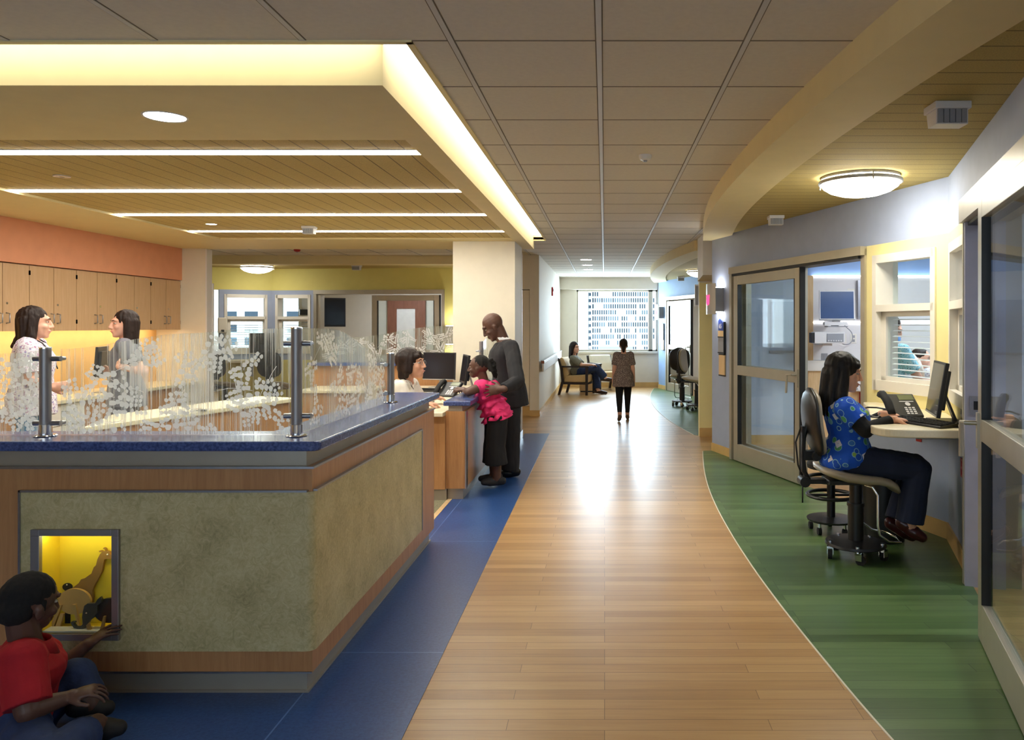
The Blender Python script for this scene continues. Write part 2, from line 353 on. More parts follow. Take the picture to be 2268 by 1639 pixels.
# ------------------------------------------------------------------ the setting
CEIL = 2.695; SOF = 2.57; DY = 9.2
ARC = [(1.72,-1.2),(1.42,.4),(1.2,1.7),(1.06,2.8),(1.0,3.5),(.95,4.35),(.928,5.2),(.932,6.1),(.965,7.0),(1.03,7.85),(1.12,8.7),(1.2,9.35)]
arc = [(p.x, p.y) for p in spline([V(x, y, 0) for x, y in ARC], 5)]
A0, AB, B1 = (1.304, 9.31), (2.44, 5.446), (2.16, 4.517)
FA = frame(A0, AB); FB = frame(AB, B1); FA2 = frame((A0[0], A0[1]+DY), (AB[0], AB[1]+DY))
def holes(mb, u0, u1, v0, v1, y0, y1, hs=(), T=None):
    us = sorted({u0, u1} | {min(max(h[k], u0), u1) for h in hs for k in (0, 1)}); vv = sorted({v0, v1} | {min(max(h[k], v0), v1) for h in hs for k in (2, 3)})
    for i in range(len(us)-1):
        for j in range(len(vv)-1):
            cu, cv = (us[i]+us[i+1])/2, (vv[j]+vv[j+1])/2
            if us[i+1]-us[i] < 1e-6 or vv[j+1]-vv[j] < 1e-6 or any(h[0] < cu < h[1] and h[2] < cv < h[3] for h in hs): continue
            mb.box((us[i], y0, vv[j]), (us[i+1], y1, vv[j+1]), T)
    return mb
def B_(name, a, b, m, parent=None, bevel=0): return MB().box(a, b).build(name, m, parent, bevel=bevel)

# floors
fl = struct(B_('floor', (-9.5,-3,-.1), (5.6,19.2,0), M['woodfloor']), 'oak plank floor of the corridor')
e0, e1 = (-.7445, 2.81), (-.774, 10.77)
ex = lambda y: e0[0]+(e1[0]-e0[0])*(y-e0[1])/(e1[1]-e0[1])
struct(MB().slab([(-6.1,-3),(ex(-3),-3),(ex(10.77),10.77),(-1.12,10.77),(-1.12,9.6),(-1.33,9.6),(-1.33,3.2),(-6.1,3.2)], 0, .003).build('floor_blue', M['bluelino']), 'blue linoleum strip along the counter')
struct(MB().slab([(-6.12,3.2),(-1.37,3.2),(-1.37,10.3),(-6.12,10.3)], 0, .004).build('floor_carpet', M['carpet']), 'olive carpet inside the nurse station')
struct(MB().slab([(-1.37,5.42),(-1.33,5.42),(-1.33,6.72),(-1.37,6.72)], 0, .006).build('trim_1', M['lightwood']), 'wooden threshold strip')
pa = lambda u, y=0: tuple((FA @ V(u, y, 0)).xy); pb = lambda u, y=0: tuple((FB @ V(u, y, 0)).xy)
gp = [p for p in arc if p[1] <= 9.285 and p[1] > 1.7]
struct(MB().slab(gp+[(1.21,9.285),pa(.02),pa(4.04),pb(.97),pb(3.9)], 0, .003).build('floor_green', M['green']), 'green plank floor of the near bay')
gp2 = [(x, y+DY) for x, y in arc if 10.6 < y+DY < 18.45]
struct(MB().slab([(1.27,10.6)]+gp2+[(1.2,18.5),(A0[0],A0[1]+DY),(2.44,14.65),(2.5,10.6)], 0, .003).build('floor_green', M['green']), 'green plank floor of the far bay')
# light seam lines along the arcs
for off, lo, hi in ((0, 1.7, 9.28), (DY, 10.6, 18.5)):
    pts = [(x, y+off) for x, y in arc if lo < y+off < hi]
    sm = MB()
    for p, q in zip(pts, pts[1:]): sm.slab([p, q, (q[0]-.008, q[1]), (p[0]-.008, p[1])], 0, .0035)
    struct(sm.build('trim_2', M['cream']), 'pale seam along the green floor')

# ceiling
cm = MB()
for a in ((-6.2,-3,-.81,3.178), (-.81,-3,2.3,19.1), (-9.5,10.49,-.81,12.9), (-1.36,12.9,-.81,19.1)): cm.box((a[0],a[1],CEIL), (a[2],a[3],CEIL+.03))
ceil = struct(cm.build('ceiling', M['tile']), 'beige tiled ceiling')
g = MB(); dk = mat('ceiling_joint', (120,110,96), .9)
xs = [-.633+.61*k for k in range(-9, 5)]
def bars(x, y0, y1):
    g.cur = 0; g.box((x-.011,y0,CEIL-.004), (x+.011,y1,CEIL)); g.cur = 1
    for s in (-1, 1): g.box((x+s*.0135-.0025,y0,CEIL-.0015), (x+s*.0135+.0025,y1,CEIL))
def cross(y, x0, x1): g.cur = 1; g.box((x0,y-.004,CEIL-.0015), (x1,y+.004,CEIL))
for x in xs:
    if x < -.82: bars(x, -3, 3.178); bars(x, 10.49, 12.9)
    elif x < 1.6: bars(x, -3, 19)
for k in range(-10, 27):
    y = 3.168+.61*k
    if y < 3.1: cross(y, -6, 1.9)
    elif y < 10.4: cross(y, -.805, 1.4)
    elif y < 12.9: cross(y, -6, 1.6)
    elif y < 19: cross(y, -1.09, 1.5)
g.build('ceiling_grid', [M['tbar'], dk], ceil)
struct(B_('ceiling_slab', (-9.8,-3.2,2.98), (6,19.4,3.1), M['white']))
# cove opening edge and upper plate
cv = MB(); cv.box((-.81,3.178,CEIL), (-.80,10.5,2.8)); cv.box((-6.2,3.168,CEIL), (-.8,3.178,2.8)); cv.box((-.98,10.49,CEIL-.02), (-.8,10.5,2.8))
cv.box((-.822,3.166,CEIL-.008), (-.795,10.5,CEIL)); cv.box((-6.2,3.16,CEIL-.008), (-.795,3.19,CEIL))
struct(cv.build('ceiling_cove_edge', M['tan']), 'edge of the lit ceiling cove')
# dropped soffit over the nurse station
so = MB()
for a in ((-6.2,3.36,-.972,4.35), (-6.2,9.37,-.972,10.59), (-6.2,4.35,-4.69,9.37), (-1.13,4.35,-.972,9.37)): so.box((a[0],a[1],SOF), (a[2],a[3],2.79))
struct(so.build('ceiling_soffit', M['tan']), 'tan dropped soffit over the nurse station')
struct(B_('ceiling_slatted', (-4.69,4.35,SOF+.02), (-1.13,9.37,SOF+.05), M['slatleft']), 'tan slatted ceiling over the nurse station')
# curved bulkheads and slatted ceilings on the right
for off, lo, hi in ((0, -1.1, 9.4), (DY, 10.65, 18.75)):
    pts = [(x, y+off) for x, y in arc if lo <= y+off <= hi]
    if off: pts = [(pts[0][0]+.02, 10.6)]+pts
    inn = [(x+.33, y) for x, y in pts]
    struct(MB().slab(pts+inn[::-1], 2.55, 2.72).build('ceiling_bulkhead', M['tan']), 'curved yellow bulkhead along the %s bay' % ('far' if off else 'near'))
    q = [(x+.3, y) for x, y in pts]
    end = [(4.2, pts[-1][1]), (4.2, pts[0][1])] if not off else [(2.9, pts[-1][1]), (2.9, pts[0][1])]
    struct(MB().slab(q+end, 2.575, 2.6).build('ceiling_slatted', M['slatright']), 'slatted ceiling of the %s bay' % ('far' if off else 'near'))

# right wall of the near bay (plane A then plane B)
WIN = (3.183, 3.887, 1.05, 2.055); WB = (.12, .83, 1.05, 2.055)
wa = MB(); wa.box((0,0,0), (.6,.2,2.575), FA); wa.box((.6,0,2.175), (3.075,.2,2.575), FA); wa.box((3.075,0,2.175), (4.04,.2,2.575), FA); wa.box((3.075,0,0), (4.04,.2,.86), FA)
wa.box((0,0,2.175), (.99,.2,2.575), FB); wa.box((0,0,0), (.97,.2,.86), FB); wa.box((.97,0,2.25), (5.2,.2,2.575), FB); wa.box((3.45,0,0), (5.2,.2,2.25), FB)
struct(wa.build('wall_right', M['bluegrey']), 'grey blue wall of the near bay')
wy = MB(); holes(wy, 3.075, 4.04, .86, 2.175, 0, .2, [WIN], FA); holes(wy, 0, .97, .86, 2.175, 0, .2, [WB], FB)
struct(wy.build('wall_bay', M['yellow']), 'pale yellow wall around the charting desk')
bb = MB(); bb.box((0,-.012,0), (.6,0,.1), FA); bb.box((3.08,-.012,0), (4.04,0,.12), FA); bb.box((0,-.012,0), (.97,0,.12), FB)
struct(bb.build('baseboard_right', M['base']), 'tan base along the right wall')
# pilaster wall and header of the side passage
pw = MB(); pw.box((1.295,10.48,2.1), (4.5,10.62,2.7)); struct(pw.build('wall_passage_header', M['white']), 'white header over the side passage')
pw = MB(); pw.box((1.295,10.48,0), (4.5,10.6,2.1)); struct(pw.build('wall_passage', M['yellow']), 'yellow wall at the side passage')
struct(B_('baseboard_passage', (1.295,10.465,0), (4.5,10.48,.12), M['base']), 'tan base at the side passage')
struct(MB().prism([(1.27,9.92,2.17),(1.27,10.48,2.12),(1.27,10.48,2.7),(1.27,9.92,2.7)], (1.2,0,0)).build('ceiling_passage', M['white']), 'white lowered ceiling of the side passage')
# far bay wall
w2 = MB(); w2.box((0,0,0), (.6,.2,2.575), FA2); w2.box((.6,0,2.175), (4.1,.2,2.575), FA2); w2.box((3.075,0,0), (4.1,.2,2.175), FA2)
struct(w2.build('wall_right_far', M['blue']), 'sky blue wall of the far bay')
struct(MB().box((0,-.012,0), (.6,0,.1), FA2).build('baseboard_right_far', M['base']), 'tan base in the far bay')
# window wall at the far end
ZB, ZT, XL, XR = .877, 2.397, -.693, 1.31
ww = MB(); holes(ww, -1.3, 2.4, 0, 2.72, 19.0, 19.2, [(XL, XR, ZB, ZT)]); struct(ww.build('wall_back', M['white']), 'white window wall at the end of the corridor')
struct(B_('ceiling_pelmet', (-1.1,18.8,2.4), (1.29,19.0,CEIL), M['white']), 'white drop above the end window')
struct(B_('baseboard_back', (-1.1,18.985,0), (1.4,19.0,.11), M['base']))
wf = MB()
for a in ((XL,ZB,XL+.04,ZT), (XR-.04,ZB,XR,ZT), (XL,ZB,XR,ZB+.04), (XL,ZT-.04,XR,ZT), (1.09,ZB,1.19,ZT)): wf.box((a[0],19.06,a[1]), (a[2],19.12,a[3]))
win = struct(wf.build('window_1', M['alu']), 'large corridor end window'); B_('window_glass', (XL+.04,19.085,ZB+.04), (XR-.04,19.092,ZT-.04), GLASS, win)
B_('window_sill', (XL-.05,18.93,ZB-.05), (XR,19.06,ZB), M['white'], win)
# left wall of the far corridor, tall cabinet recess
wl = MB(); wl.box((-1.25,12.82,0), (-1.094,19.0,2.7)); wl.box((-2.4,13.4,0), (-1.25,13.5,2.7)); wl.box((-2.4,12.82,2.12), (-1.25,13.4,2.7))
struct(wl.build('wall_left_corridor', M['white']), 'white wall with the handrail')
struct(MB().box((-1.094,12.81,0), (-1.082,18.99,.1)).box((-1.25,12.808,0), (-1.082,12.82,.1)).build('baseboard_left_corridor', M['base']))
# column at the end of the counter
struct(B_('column', (-1.895,9.59,0), (-1.12,10.4,SOF+.12), M['cream']), 'square cream column at the end of the counter')
struct(MB().box((-1.12,9.58,0), (-1.108,10.41,.11)).box((-1.9,10.4,0), (-1.108,10.412,.11)).build('baseboard_column', M['steel']))
struct(MB().box((-1.122,10.37,.1), (-1.114,10.403,2.5)).build('trim_3', M['plastic']), 'white corner guard on the column')
# left wall of the station
struct(B_('wall_left', (-6.25,-3,0), (-6.13,10.5,2.8), M['amber']), 'amber wall behind the worktop')
struct(B_('wall_left_bulkhead', (-6.13,3.4,2.135), (-5.78,10.5,SOF+.01), M['orange']), 'orange bulkhead above the wall cabinets')
we = MB(); we.box((-9.5,10.5,0), (-5.45,10.62,2.72)); struct(we.build('wall_left_end', M['cream']), 'cream end wall beside the cabinets')
struct(MB().box((-5.455,10.49,.0), (-5.435,10.63,2.56)).box((-5.445,10.63,0), (-5.425,10.66,2.1)).build('trim_4', M['plastic']), 'white corner guard on the end wall')
# back-left bay
W0, W2, W3 = (-7.4, 13.62), (-6.2, 14.3), (-2.2, 13.88)
F1 = frame(W0, W2); F2 = frame(W2, W3)
L1 = (Vector(W2)-Vector(W0)).length; L2 = (Vector(W3)-Vector(W2)).length
def uat(Fm, px):     # position along a wall plane seen at a measured picture column
    r = (px-CX)/F; o = Fm.translation; x = Fm.col[0]
    return (r*o.y-o.x)/(x.x-r*x.y)
u = [uat(F1, p) for p in (485, 499, 590)]; v = [uat(F2, p) for p in (612, 686, 697, 985)]
h1 = (u[1], u[2], 1.05, 2.055); h2 = (v[0], v[1], 1.05, 2.055); D2 = (v[2], v[3], 0, 2.15)
wb = MB(); wb.box((u[0]-1.5,0,2.17), (L1,.2,2.6), F1); wb.box((0,0,2.17), (L2,.2,2.6), F2); wb.box((v[3],0,0), (L2,.2,2.17), F2)
struct(wb.build('wall_back_left', M['acid']), 'yellow green upper wall of the left bay')
wb = MB(); holes(wb, u[0], L1, .88, 2.17, 0, .2, [h1], F1); holes(wb, 0, v[3], .88, 2.17, 0, .2, [h2, (v[2], v[3], 0, 2.17)], F2)
wl_ = MB(); wl_.box((u[0],0,0), (L1,.2,.88), F1); wl_.box((0,0,0), (v[2],.2,.88), F2); struct(wl_.build('wall_back_left_base', M['acid']), 'yellow green wall below the desk of the left bay')
struct(wb.build('wall_back_left_lower', M['bluegrey']), 'grey blue lower wall of the left bay')
struct(B_('ceiling_bulkhead', (-9.5,12.9,2.55), (-1.36,13.2,2.72), M['tan']), 'straight tan bulkhead of the left bay')
struct(B_('ceiling_slatted', (-9.5,13.2,2.57), (-1.36,14.6,2.6), M['slatright']), 'tan ceiling of the left bay')
# rooms behind the glass doors
r1 = MB(); r1.box((1.45,9.8,0), (5.4,9.9,2.6)); r1.box((1.45,9.38,0), (1.5,9.8,2.6)); r1.box((5.3,2.0,0), (5.4,9.8,2.6)); r1.box((2.75,5.28,0), (5.3,5.36,2.6)); r1.box((1.2,1.0,0), (5.4,1.1,2.6))
struct(r1.build('wall_room', mat('pale_blue_paint', (196,206,224), .65, var=.02)), 'blue walls of the patient rooms')
struct(MB().box((1.5,9.78,2.16), (5.3,9.8,2.5)).build('wall_room_upper', M['blue']), 'blue band above the headwall')
struct(MB().slab([(1.56,9.8),(2.72,5.5),(5.3,5.5),(5.3,9.8)], 2.5, 2.53).slab([(2.68,5.25),(5.3,5.25),(5.3,1.1),(1.45,1.1)], 2.5, 2.53).build('ceiling_room', M['white']))
rc = MB(); rc.box((-6.6,17.5,0), (-2,17.6,2.7)); rc.box((-2.1,14,0), (-2.0,17.5,2.7)); rc.box((-9.5,17.5,0), (-6.6,17.6,.9)); rc.box((-9.5,17.5,2.4), (-6.6,17.6,2.7)); rc.box((-9.5,10.6,0), (-9.4,17.6,2.7)); rc.box((-6.62,16.6,0), (-6.55,17.5,2.6))
struct(rc.build('wall_room_left', M['white']), 'white walls of the room behind the left bay')
struct(B_('ceiling_room', (-9.4,14.5,2.6), (-2,17.5,2.63), M['white']))
m2 = MB(); m2.box((1.5,18.3,0), (5,18.4,2.6)); m2.box((4.9,12,0), (5,18.4,2.6)); m2.box((2.3,12.0,0), (5,12.1,2.6)); struct(m2.build('wall_room_far', M['white']))
struct(MB().slab([(1.62,18.3),(2.7,14.6),(4.9,14.6),(4.9,18.3)], 2.5, 2.53).build('ceiling_room', M['white']))
# outer shell behind the camera, with an added opening that lets in fill light
sh = MB(); holes(sh, -6.25, 3, 0, 3, -3.1, -3, [(-3.5, .8, .8, 2.3)]); sh.box((.9,-3,0), (1.0,.6,3)); sh.box((5.4,-3,0), (5.5,19.2,3)); sh.box((-9.8,10.5,0), (-9.5,19.2,3)); sh.box((2.4,19.0,0), (5.5,19.2,3)); sh.box((-2.4,17.6,0), (-1.2,19.2,3)); sh.box((-9.5,17.5,2.6), (-1.2,17.7,3)); sh.box((-6.3,10.6,2.72), (-6.2,10.7,3))
sh.box((.9,.55,0), (1.5,.65,3))
struct(sh.build('wall_outer', M['white']))
# ------------------------------------------------------------------ lamps of the place
def lightbox(name, label, cat, a, b, m, group=None, rim=None):
    c = V((a[0]+b[0])/2, (a[1]+b[1])/2, a[2]); t = thing(name, label, cat, c, group)
    MB().box(a, b).build('lens', m, t)
    if rim: MB().box((a[0]-.01,a[1]-.01,a[2]+.004), (b[0]+.01,b[1]+.01,b[2]+.01)).build('housing', M['plastic'], t)
    return t
lightbox('cove_light', 'long glowing cove light along the corridor edge of the soffit', 'light', (-.968,3.365,2.752), (-.812,10.485,2.775), M['cove'], rim=1)
lightbox('cove_light', 'glowing cove light across the front edge of the soffit', 'light', (-6.1,3.182,2.752), (-.98,3.355,2.775), M['cove'], rim=1)
for k, (y, lab) in enumerate(((4.73,'nearest the front soffit edge'), (6.08,'second from the front'), (7.39,'third from the front'), (8.70,'farthest back and thinnest to the eye'))):
    lightbox('linear_light', 'straight white linear ceiling light, '+lab, 'light', (-4.68,y-.05,SOF+.012), (-1.135,y+.05,SOF+.03), M['strip'], 'linear lights in the slatted ceiling', rim=1)
def downlight(x, y, z, r, label, m=None, group=None):
    t = thing('downlight', label, 'light', (x, y, z), group)
    MB().lathe([(r*.99,.0), (r*1.12,-.006), (r*1.14,0.002)], caps=False).build('rim', M['trimwhite'], t, local=True, smooth=True)
    MB().lathe([(r,-.003), (r,.004)]).build('lens', m or M['disc'], t, local=True)
downlight(-2.21, 3.86, SOF, .093, 'round white downlight in the front of the tan soffit')
downlight(-4.15, 8.1, SOF+.02, .05, 'tiny round light between the back linear lights')
for k in range(4):
    p = P((1298,1301,1303,1306)[k], (575,587,597,606)[k], 1.175*F/(720.5-(575,587,597,606)[k]))
    t = thing('recessed_light', 'small bright slot light in the far corridor ceiling, %s of four' % ('nearest','second','third','farthest')[k], 'light', p, 'recessed lights at the corridor end')
    MB().box((-.09,-.03,-.004), (.09,.03,.004)).build('lens', M['disc'], t, local=True)
def dome(x, y, z, r, label, m='dome'):
    t = thing('dome_light', label, 'light', (x, y, z))
    MB().lathe([(r*.94,0), (r*.96,-.018), (r*.93,-.02), (r*.92,0)], caps=False).build('ring', M['silver'], t, local=True, smooth=True)
    MB().lathe([(r*1.0,-.03), (r*1.01,-.05), (r*.97,-.055), (r*.96,-.03)], caps=False, n=40).build('ring', M['silver'], t, local=True, smooth=True)
    MB().lathe([(r*.9,0), (r*.93,-.028), (r*.95,-.048), (r*.9,-.075), (r*.74,-.105), (r*.5,-.128), (r*.25,-.14), (.004,-.143)], n=40).build('diffuser', M[m], t, local=True, smooth=True)
    for k in range(3):
        a = k*2.094+.5; MB().cyl((r*math.cos(a),r*math.sin(a),-.01), (r*math.cos(a),r*math.sin(a),-.07), .005, n=6).build('stud', M['silver'], t, local=True)
dome(1.815, 5.45, 2.575, .285, 'large round dome light over the near bay')
dome(1.85, 5.45+DY, 2.575, .285, 'round dome light half hidden in the far bay', 'dome2')
dome(P(569,592,13.42).x, 13.42, 2.57, .275, 'round dome light in front of the yellow green wall', 'dome2')
for x, y, lab in ((3.9,8.2,'in the near patient room'), (3.3,7.0,'over the bed in the patient room'), (3.6,3.4,'in the nearest patient room')):
    t = thing('room_light', 'square white ceiling light '+lab, 'light', (x, y, 2.5)); MB().box((-.3,-.3,-.02), (.3,.3,.0)).build('lens', M['roomlamp'], t, local=True)
for x, y, lab in ((-4.2,16.2,'in the room behind the left bay'), (3.6,16.5,'in the far patient room')):
    t = thing('room_light', 'square white ceiling light '+lab, 'light', (x, y, 2.6 if x < 0 else 2.5)); MB().box((-.3,-.3,-.02), (.3,.3,.0)).build('lens', M['roomlamp'], t, local=True)
# ------------------------------------------------------------------ the reception counter
rc_ = thing('reception_counter', 'tall wood and linoleum reception counter with a blue speckled top at the front', 'counter', (-1.3,3.3,0))
def ell_poly(xo, yo, xi, yi, xl, ye, r=0):
    pts = [(xl, yo)]
    if r: pts += [(xo-r+r*math.sin(a), yo+r-r*math.cos(a)) for a in [k*math.pi/16 for k in range(9)]]
    else: pts += [(xo, yo)]
    return pts + [(xo, ye), (xi, ye), (xi, yi), (xl, yi)]
XLE = -3.3
NX0, NX1, NZ0, NZ1 = -2.307, -2.003, .259, .664      # niche opening
MB().slab(ell_poly(-1.233,3.18,-1.45,3.40,XLE,5.39), 0, .094).slab(ell_poly(-1.222,3.169,-1.45,3.40,XLE,5.40), 0, .012).build('plinth', M['fascia'], rc_)
bd = MB(); holes(bd, XLE, -1.20, .094, .936, 3.15, 3.42, [(NX0-.012, NX1+.012, NZ0-.012, NZ1+.012)]); bd.box((-1.47,3.42,.094), (-1.20,5.40,.936)); bd.build('body', M['counterwood'], rc_)
pn = MB(); holes(pn, -2.385, -1.225, .187, .838, 3.136, 3.15, [(NX0, NX1, NZ0, NZ1)])
r = .037; pn.prism([(-1.225+r*math.sin(a), 3.173-r*math.cos(a), .187) for a in [k*math.pi/16 for k in range(9)]]+[(-1.2,3.173,.187),(-1.2,3.15,.187),(-1.225,3.15,.187)], (0,0,.651))
pn.box((-1.2,3.173,.187), (-1.188,4.99,.838)); pn.build('linoleum_panel', M['lino'], rc_)
tm = MB(); tm.box((-2.392,3.130,.838), (-1.215,3.15,.846)); tm.box((-1.2,3.16,.838), (-1.182,4.997,.846)); tm.box((-2.393,3.130,.187), (-2.385,3.15,.846)); tm.box((-1.2,4.99,.187), (-1.182,4.998,.846)); tm.box((XLE,3.141,.932), (-1.19,3.15,.941)); tm.box((-1.2,3.145,.932), (-1.191,5.4,.941)); tm.box((XLE,3.143,.094), (-1.2,3.15,.1))
tm.build('edge_trim', M['steel'], rc_)
MB().slab(ell_poly(-1.233,3.175,-1.45,3.40,XLE,5.39), .936, 1.007).build('fascia', M['fascia'], rc_)
MB().slab(ell_poly(-1.164,3.12,-1.484,3.44,XLE,5.42,.04), 1.007, 1.047).build('counter_top', M['speck'], rc_, bevel=.007)
# niche lined in yellow with its frame, lamp and glass
nb = MB(); ny = mat('niche_yellow', (236,206,40), .6, var=.02); e = .012
nb.box((NX0-e,3.15,NZ0-e), (NX0,3.26,NZ1+e)); nb.box((NX1,3.15,NZ0-e), (NX1+e,3.26,NZ1+e)); nb.box((NX0,3.15,NZ0-e), (NX1,3.26,NZ0)); nb.box((NX0,3.15,NZ1), (NX1,3.26,NZ1+e)); nb.box((NX0-e,3.25,NZ0-e), (NX1+e,3.262,NZ1+e))
nb.build('niche_lining', ny, rc_)
nf = MB(); holes(nf, -2.337, -1.978, .236, .688, 3.122, 3.14, [(NX0+.006, NX1-.004, NZ0+.004, NZ1-.002)]); nf.build('niche_frame', M['gunmetal'], rc_, bevel=.002)
MB().box((NX0,3.15,NZ1-.008), (NX1,3.17,NZ1)).build('niche_lamp', M['nichelamp'], rc_)
MB().box((NX0,3.15,NZ0), (NX1,3.2,NZ0+.006)).build('niche_sill', M['plastic'], rc_); MB().box((NX0,3.143,NZ0), (NX1,3.149,NZ1)).build('niche_glass', GLASS, rc_)
MB().box((-2.105,3.246,.645), (-2.03,3.25,.65)).build('niche_slot', M['black'], rc_)
# plywood animals in the niche
def flat(pts, d=.012): return MB().prism(pts, (0, d, 0))
def outl(pts, y): return [(x, y, z) for x, z in pts]
ply = mat('plywood', (196,158,92), .6, var=.08); grey = mat('charcoal_plywood', (74,70,56), .6, var=.08); brown = mat('brown_plywood', (150,112,50), .6, var=.06)
def nz(px, py, Y=3.23): q = P(px, py, Y); return (q.x, q.z)
kx = 230/1396; T = lambda a, b: nz(60+a*kx, 1160+b*kx)
gi = thing('toy_giraffe', 'brown plywood giraffe with a long slanting neck in the yellow niche', 'toy', (T(700,900)[0], 3.22, NZ0))
gpts = [T(*p) for p in ((600,870),(690,800),(720,750),(760,742),(860,670),(890,590),(920,560),(940,480),(975,410),(1000,385),(965,383),(960,368),(985,365),(1010,378),(1045,372),(1035,345),(1014,340),(1022,325),(1045,335),(1058,370),(1100,378),(1115,420),(1175,435),(1182,465),(1165,482),(1075,472),(1030,485),(1015,560),(1000,640),(960,720),(900,830),(870,900),(880,990),(860,1100),(820,1185),(640,1200),(560,1100))]
flat(outl(gpts, 3.232)).build('neck', brown, gi)
MB().ell((T(1077,415)[0], 3.231, T(1077,415)[1]), (.0035,.003,.0035)).build('eye', M['white'], gi, smooth=True)
bz = [T(665+220*math.cos(t), 1030+172*math.sin(t)) for t in [k*2*math.pi/40 for k in range(40)]]
flat(outl(bz, 3.214), .012).build('body', ply, gi)
for a, b, c_, d in (((480,1060),(520,1065),(415,1412),(368,1412)), ((500,1180),(550,1180),(500,1412),(432,1412)), ((660,1060),(705,1060),(770,1350),(735,1360))):
    q = [T(*p) for p in (a, b, c_, d)]; q[2] = (q[2][0], NZ0); q[3] = (q[3][0], NZ0); flat(outl(q, 3.204), .01).build('leg', ply, gi)
bx = thing('toy_animal', 'black plywood animal head peeking out behind the toy giraffe', 'toy', (T(500,860)[0], 3.235, NZ0))
hp = [T(505+68*math.cos(t), 868+52*math.sin(t)) for t in [k*2*math.pi/24 for k in range(24)]]; flat(outl(hp, 3.246), .003).build('head', M['black'], bx); q = [T(470,900), T(540,900), T(540,1412), T(470,1412)]; q[2] = (q[2][0], NZ0); q[3] = (q[3][0], NZ0); flat(outl(q, 3.2465), .003).build('body', M['black'], bx)
MB().ell((T(500,838)[0], 3.2455, T(500,838)[1]), (.003,.002,.003)).build('eye', M['white'], bx)
el = thing('toy_elephant', 'dark grey plywood elephant with raised trunk at the niche front', 'toy', (T(1000,1200)[0], 3.18, NZ0))
Yt = 3.18; E = lambda a, b: nz(60+a*kx, 1160+b*kx, Yt)
ep = [E(*p) for p in ((785,1095),(830,1062),(930,1065),(960,1010),(1000,975),(1018,1010),(1012,1050),(960,1090),(960,1180),(900,1260),(860,1290),(830,1350),(790,1400),(720,1412),(650,1395),(615,1350),(605,1320),(612,1308),(655,1308),(660,1325),(640,1335),(670,1375),(730,1378),(765,1340),(755,1250),(765,1180))]
flat(outl(ep, 3.172)).build('head', grey, el)
hb = [E(1090+210*math.cos(t), 1175+165*math.sin(t)) for t in [k*2*math.pi/40 for k in range(40)]]; hb = [(min(x, NX1-.003), z) for x, z in hb]; flat(outl(hb, 3.184), .012).build('body', mat('dark_plywood', (48,44,38), .6), el)
for a, b, c_, d in (((1060,1225),(1085,1222),(1058,1412),(1008,1412)), ((830,1345),(865,1310),(900,1395),(850,1400))):
    q = [E(*p) for p in (a, b, c_, d)]; q[2] = (q[2][0], NZ0); q[3] = (q[3][0], NZ0); flat(outl(q, 3.163), .008).build('leg', ply, el)
MB().ell((E(815,1190)[0], 3.171, E(815,1190)[1]), (.003,.002,.003)).build('eye', M['lightwood'], el)

# glass screens with etched leaves, and their posts
def post(x, y, z0, h, lab, yaw=0, clamps=(.46,.86)):
    t = thing('glass_post', lab, 'post', rotz(x, y, z0, yaw), 'steel posts on the counters')
    MB().cyl((0,0,0), (0,0,h), .0225, n=24).build('pole', M['gunmetal'], t, local=True, smooth=True, sharp=40)
    MB().lathe([(.042,0),(.044,.003),(.04,.007),(.026,.008),(.0255,.05),(.0235,.051)], n=24).build('flange', M['chrome'], t, local=True, smooth=True, sharp=40)
    MB().lathe([(.0235,h-.002),(.0235,h+.004),(.02,h+.006)], n=24).build('cap', M['chrome'], t, local=True, smooth=True, sharp=40)
    for c_ in clamps:
        for s in (-1, 1):
            m = MB(); m.cyl((s*.015,.012,c_*h), (s*.058,.012,c_*h), .0115, n=14); m.cyl((s*.046,.012,c_*h), (s*.046,.05,c_*h), .009, n=10)
            m.build('clamp', M['steel'], t, local=True, smooth=True, sharp=40)
    return t
post(-2.386, 3.275, 1.047, .375, 'left steel post of the front glass screen before the floral top', 0, (.145,.88))
post(-1.314, 3.275, 1.047, .46, 'tallest steel post at the corner of the front counter', 0, (.185,.86))
post(-1.31, 4.70, 1.047, .30, 'short steel post at the inner end of the front counter', 90, (.2,.78))
post(-1.3, 8.1, .86, .486, 'thin steel post behind the girl in pink', 90, (.3,.8))
rnd = random.Random(7)
used = []
def free(x, z, r):
    if any((x-a)**2+(z-b)**2 < ((r+c)*.76)**2 for a, b, c in used): return False
    used.append((x, z, r)); return True
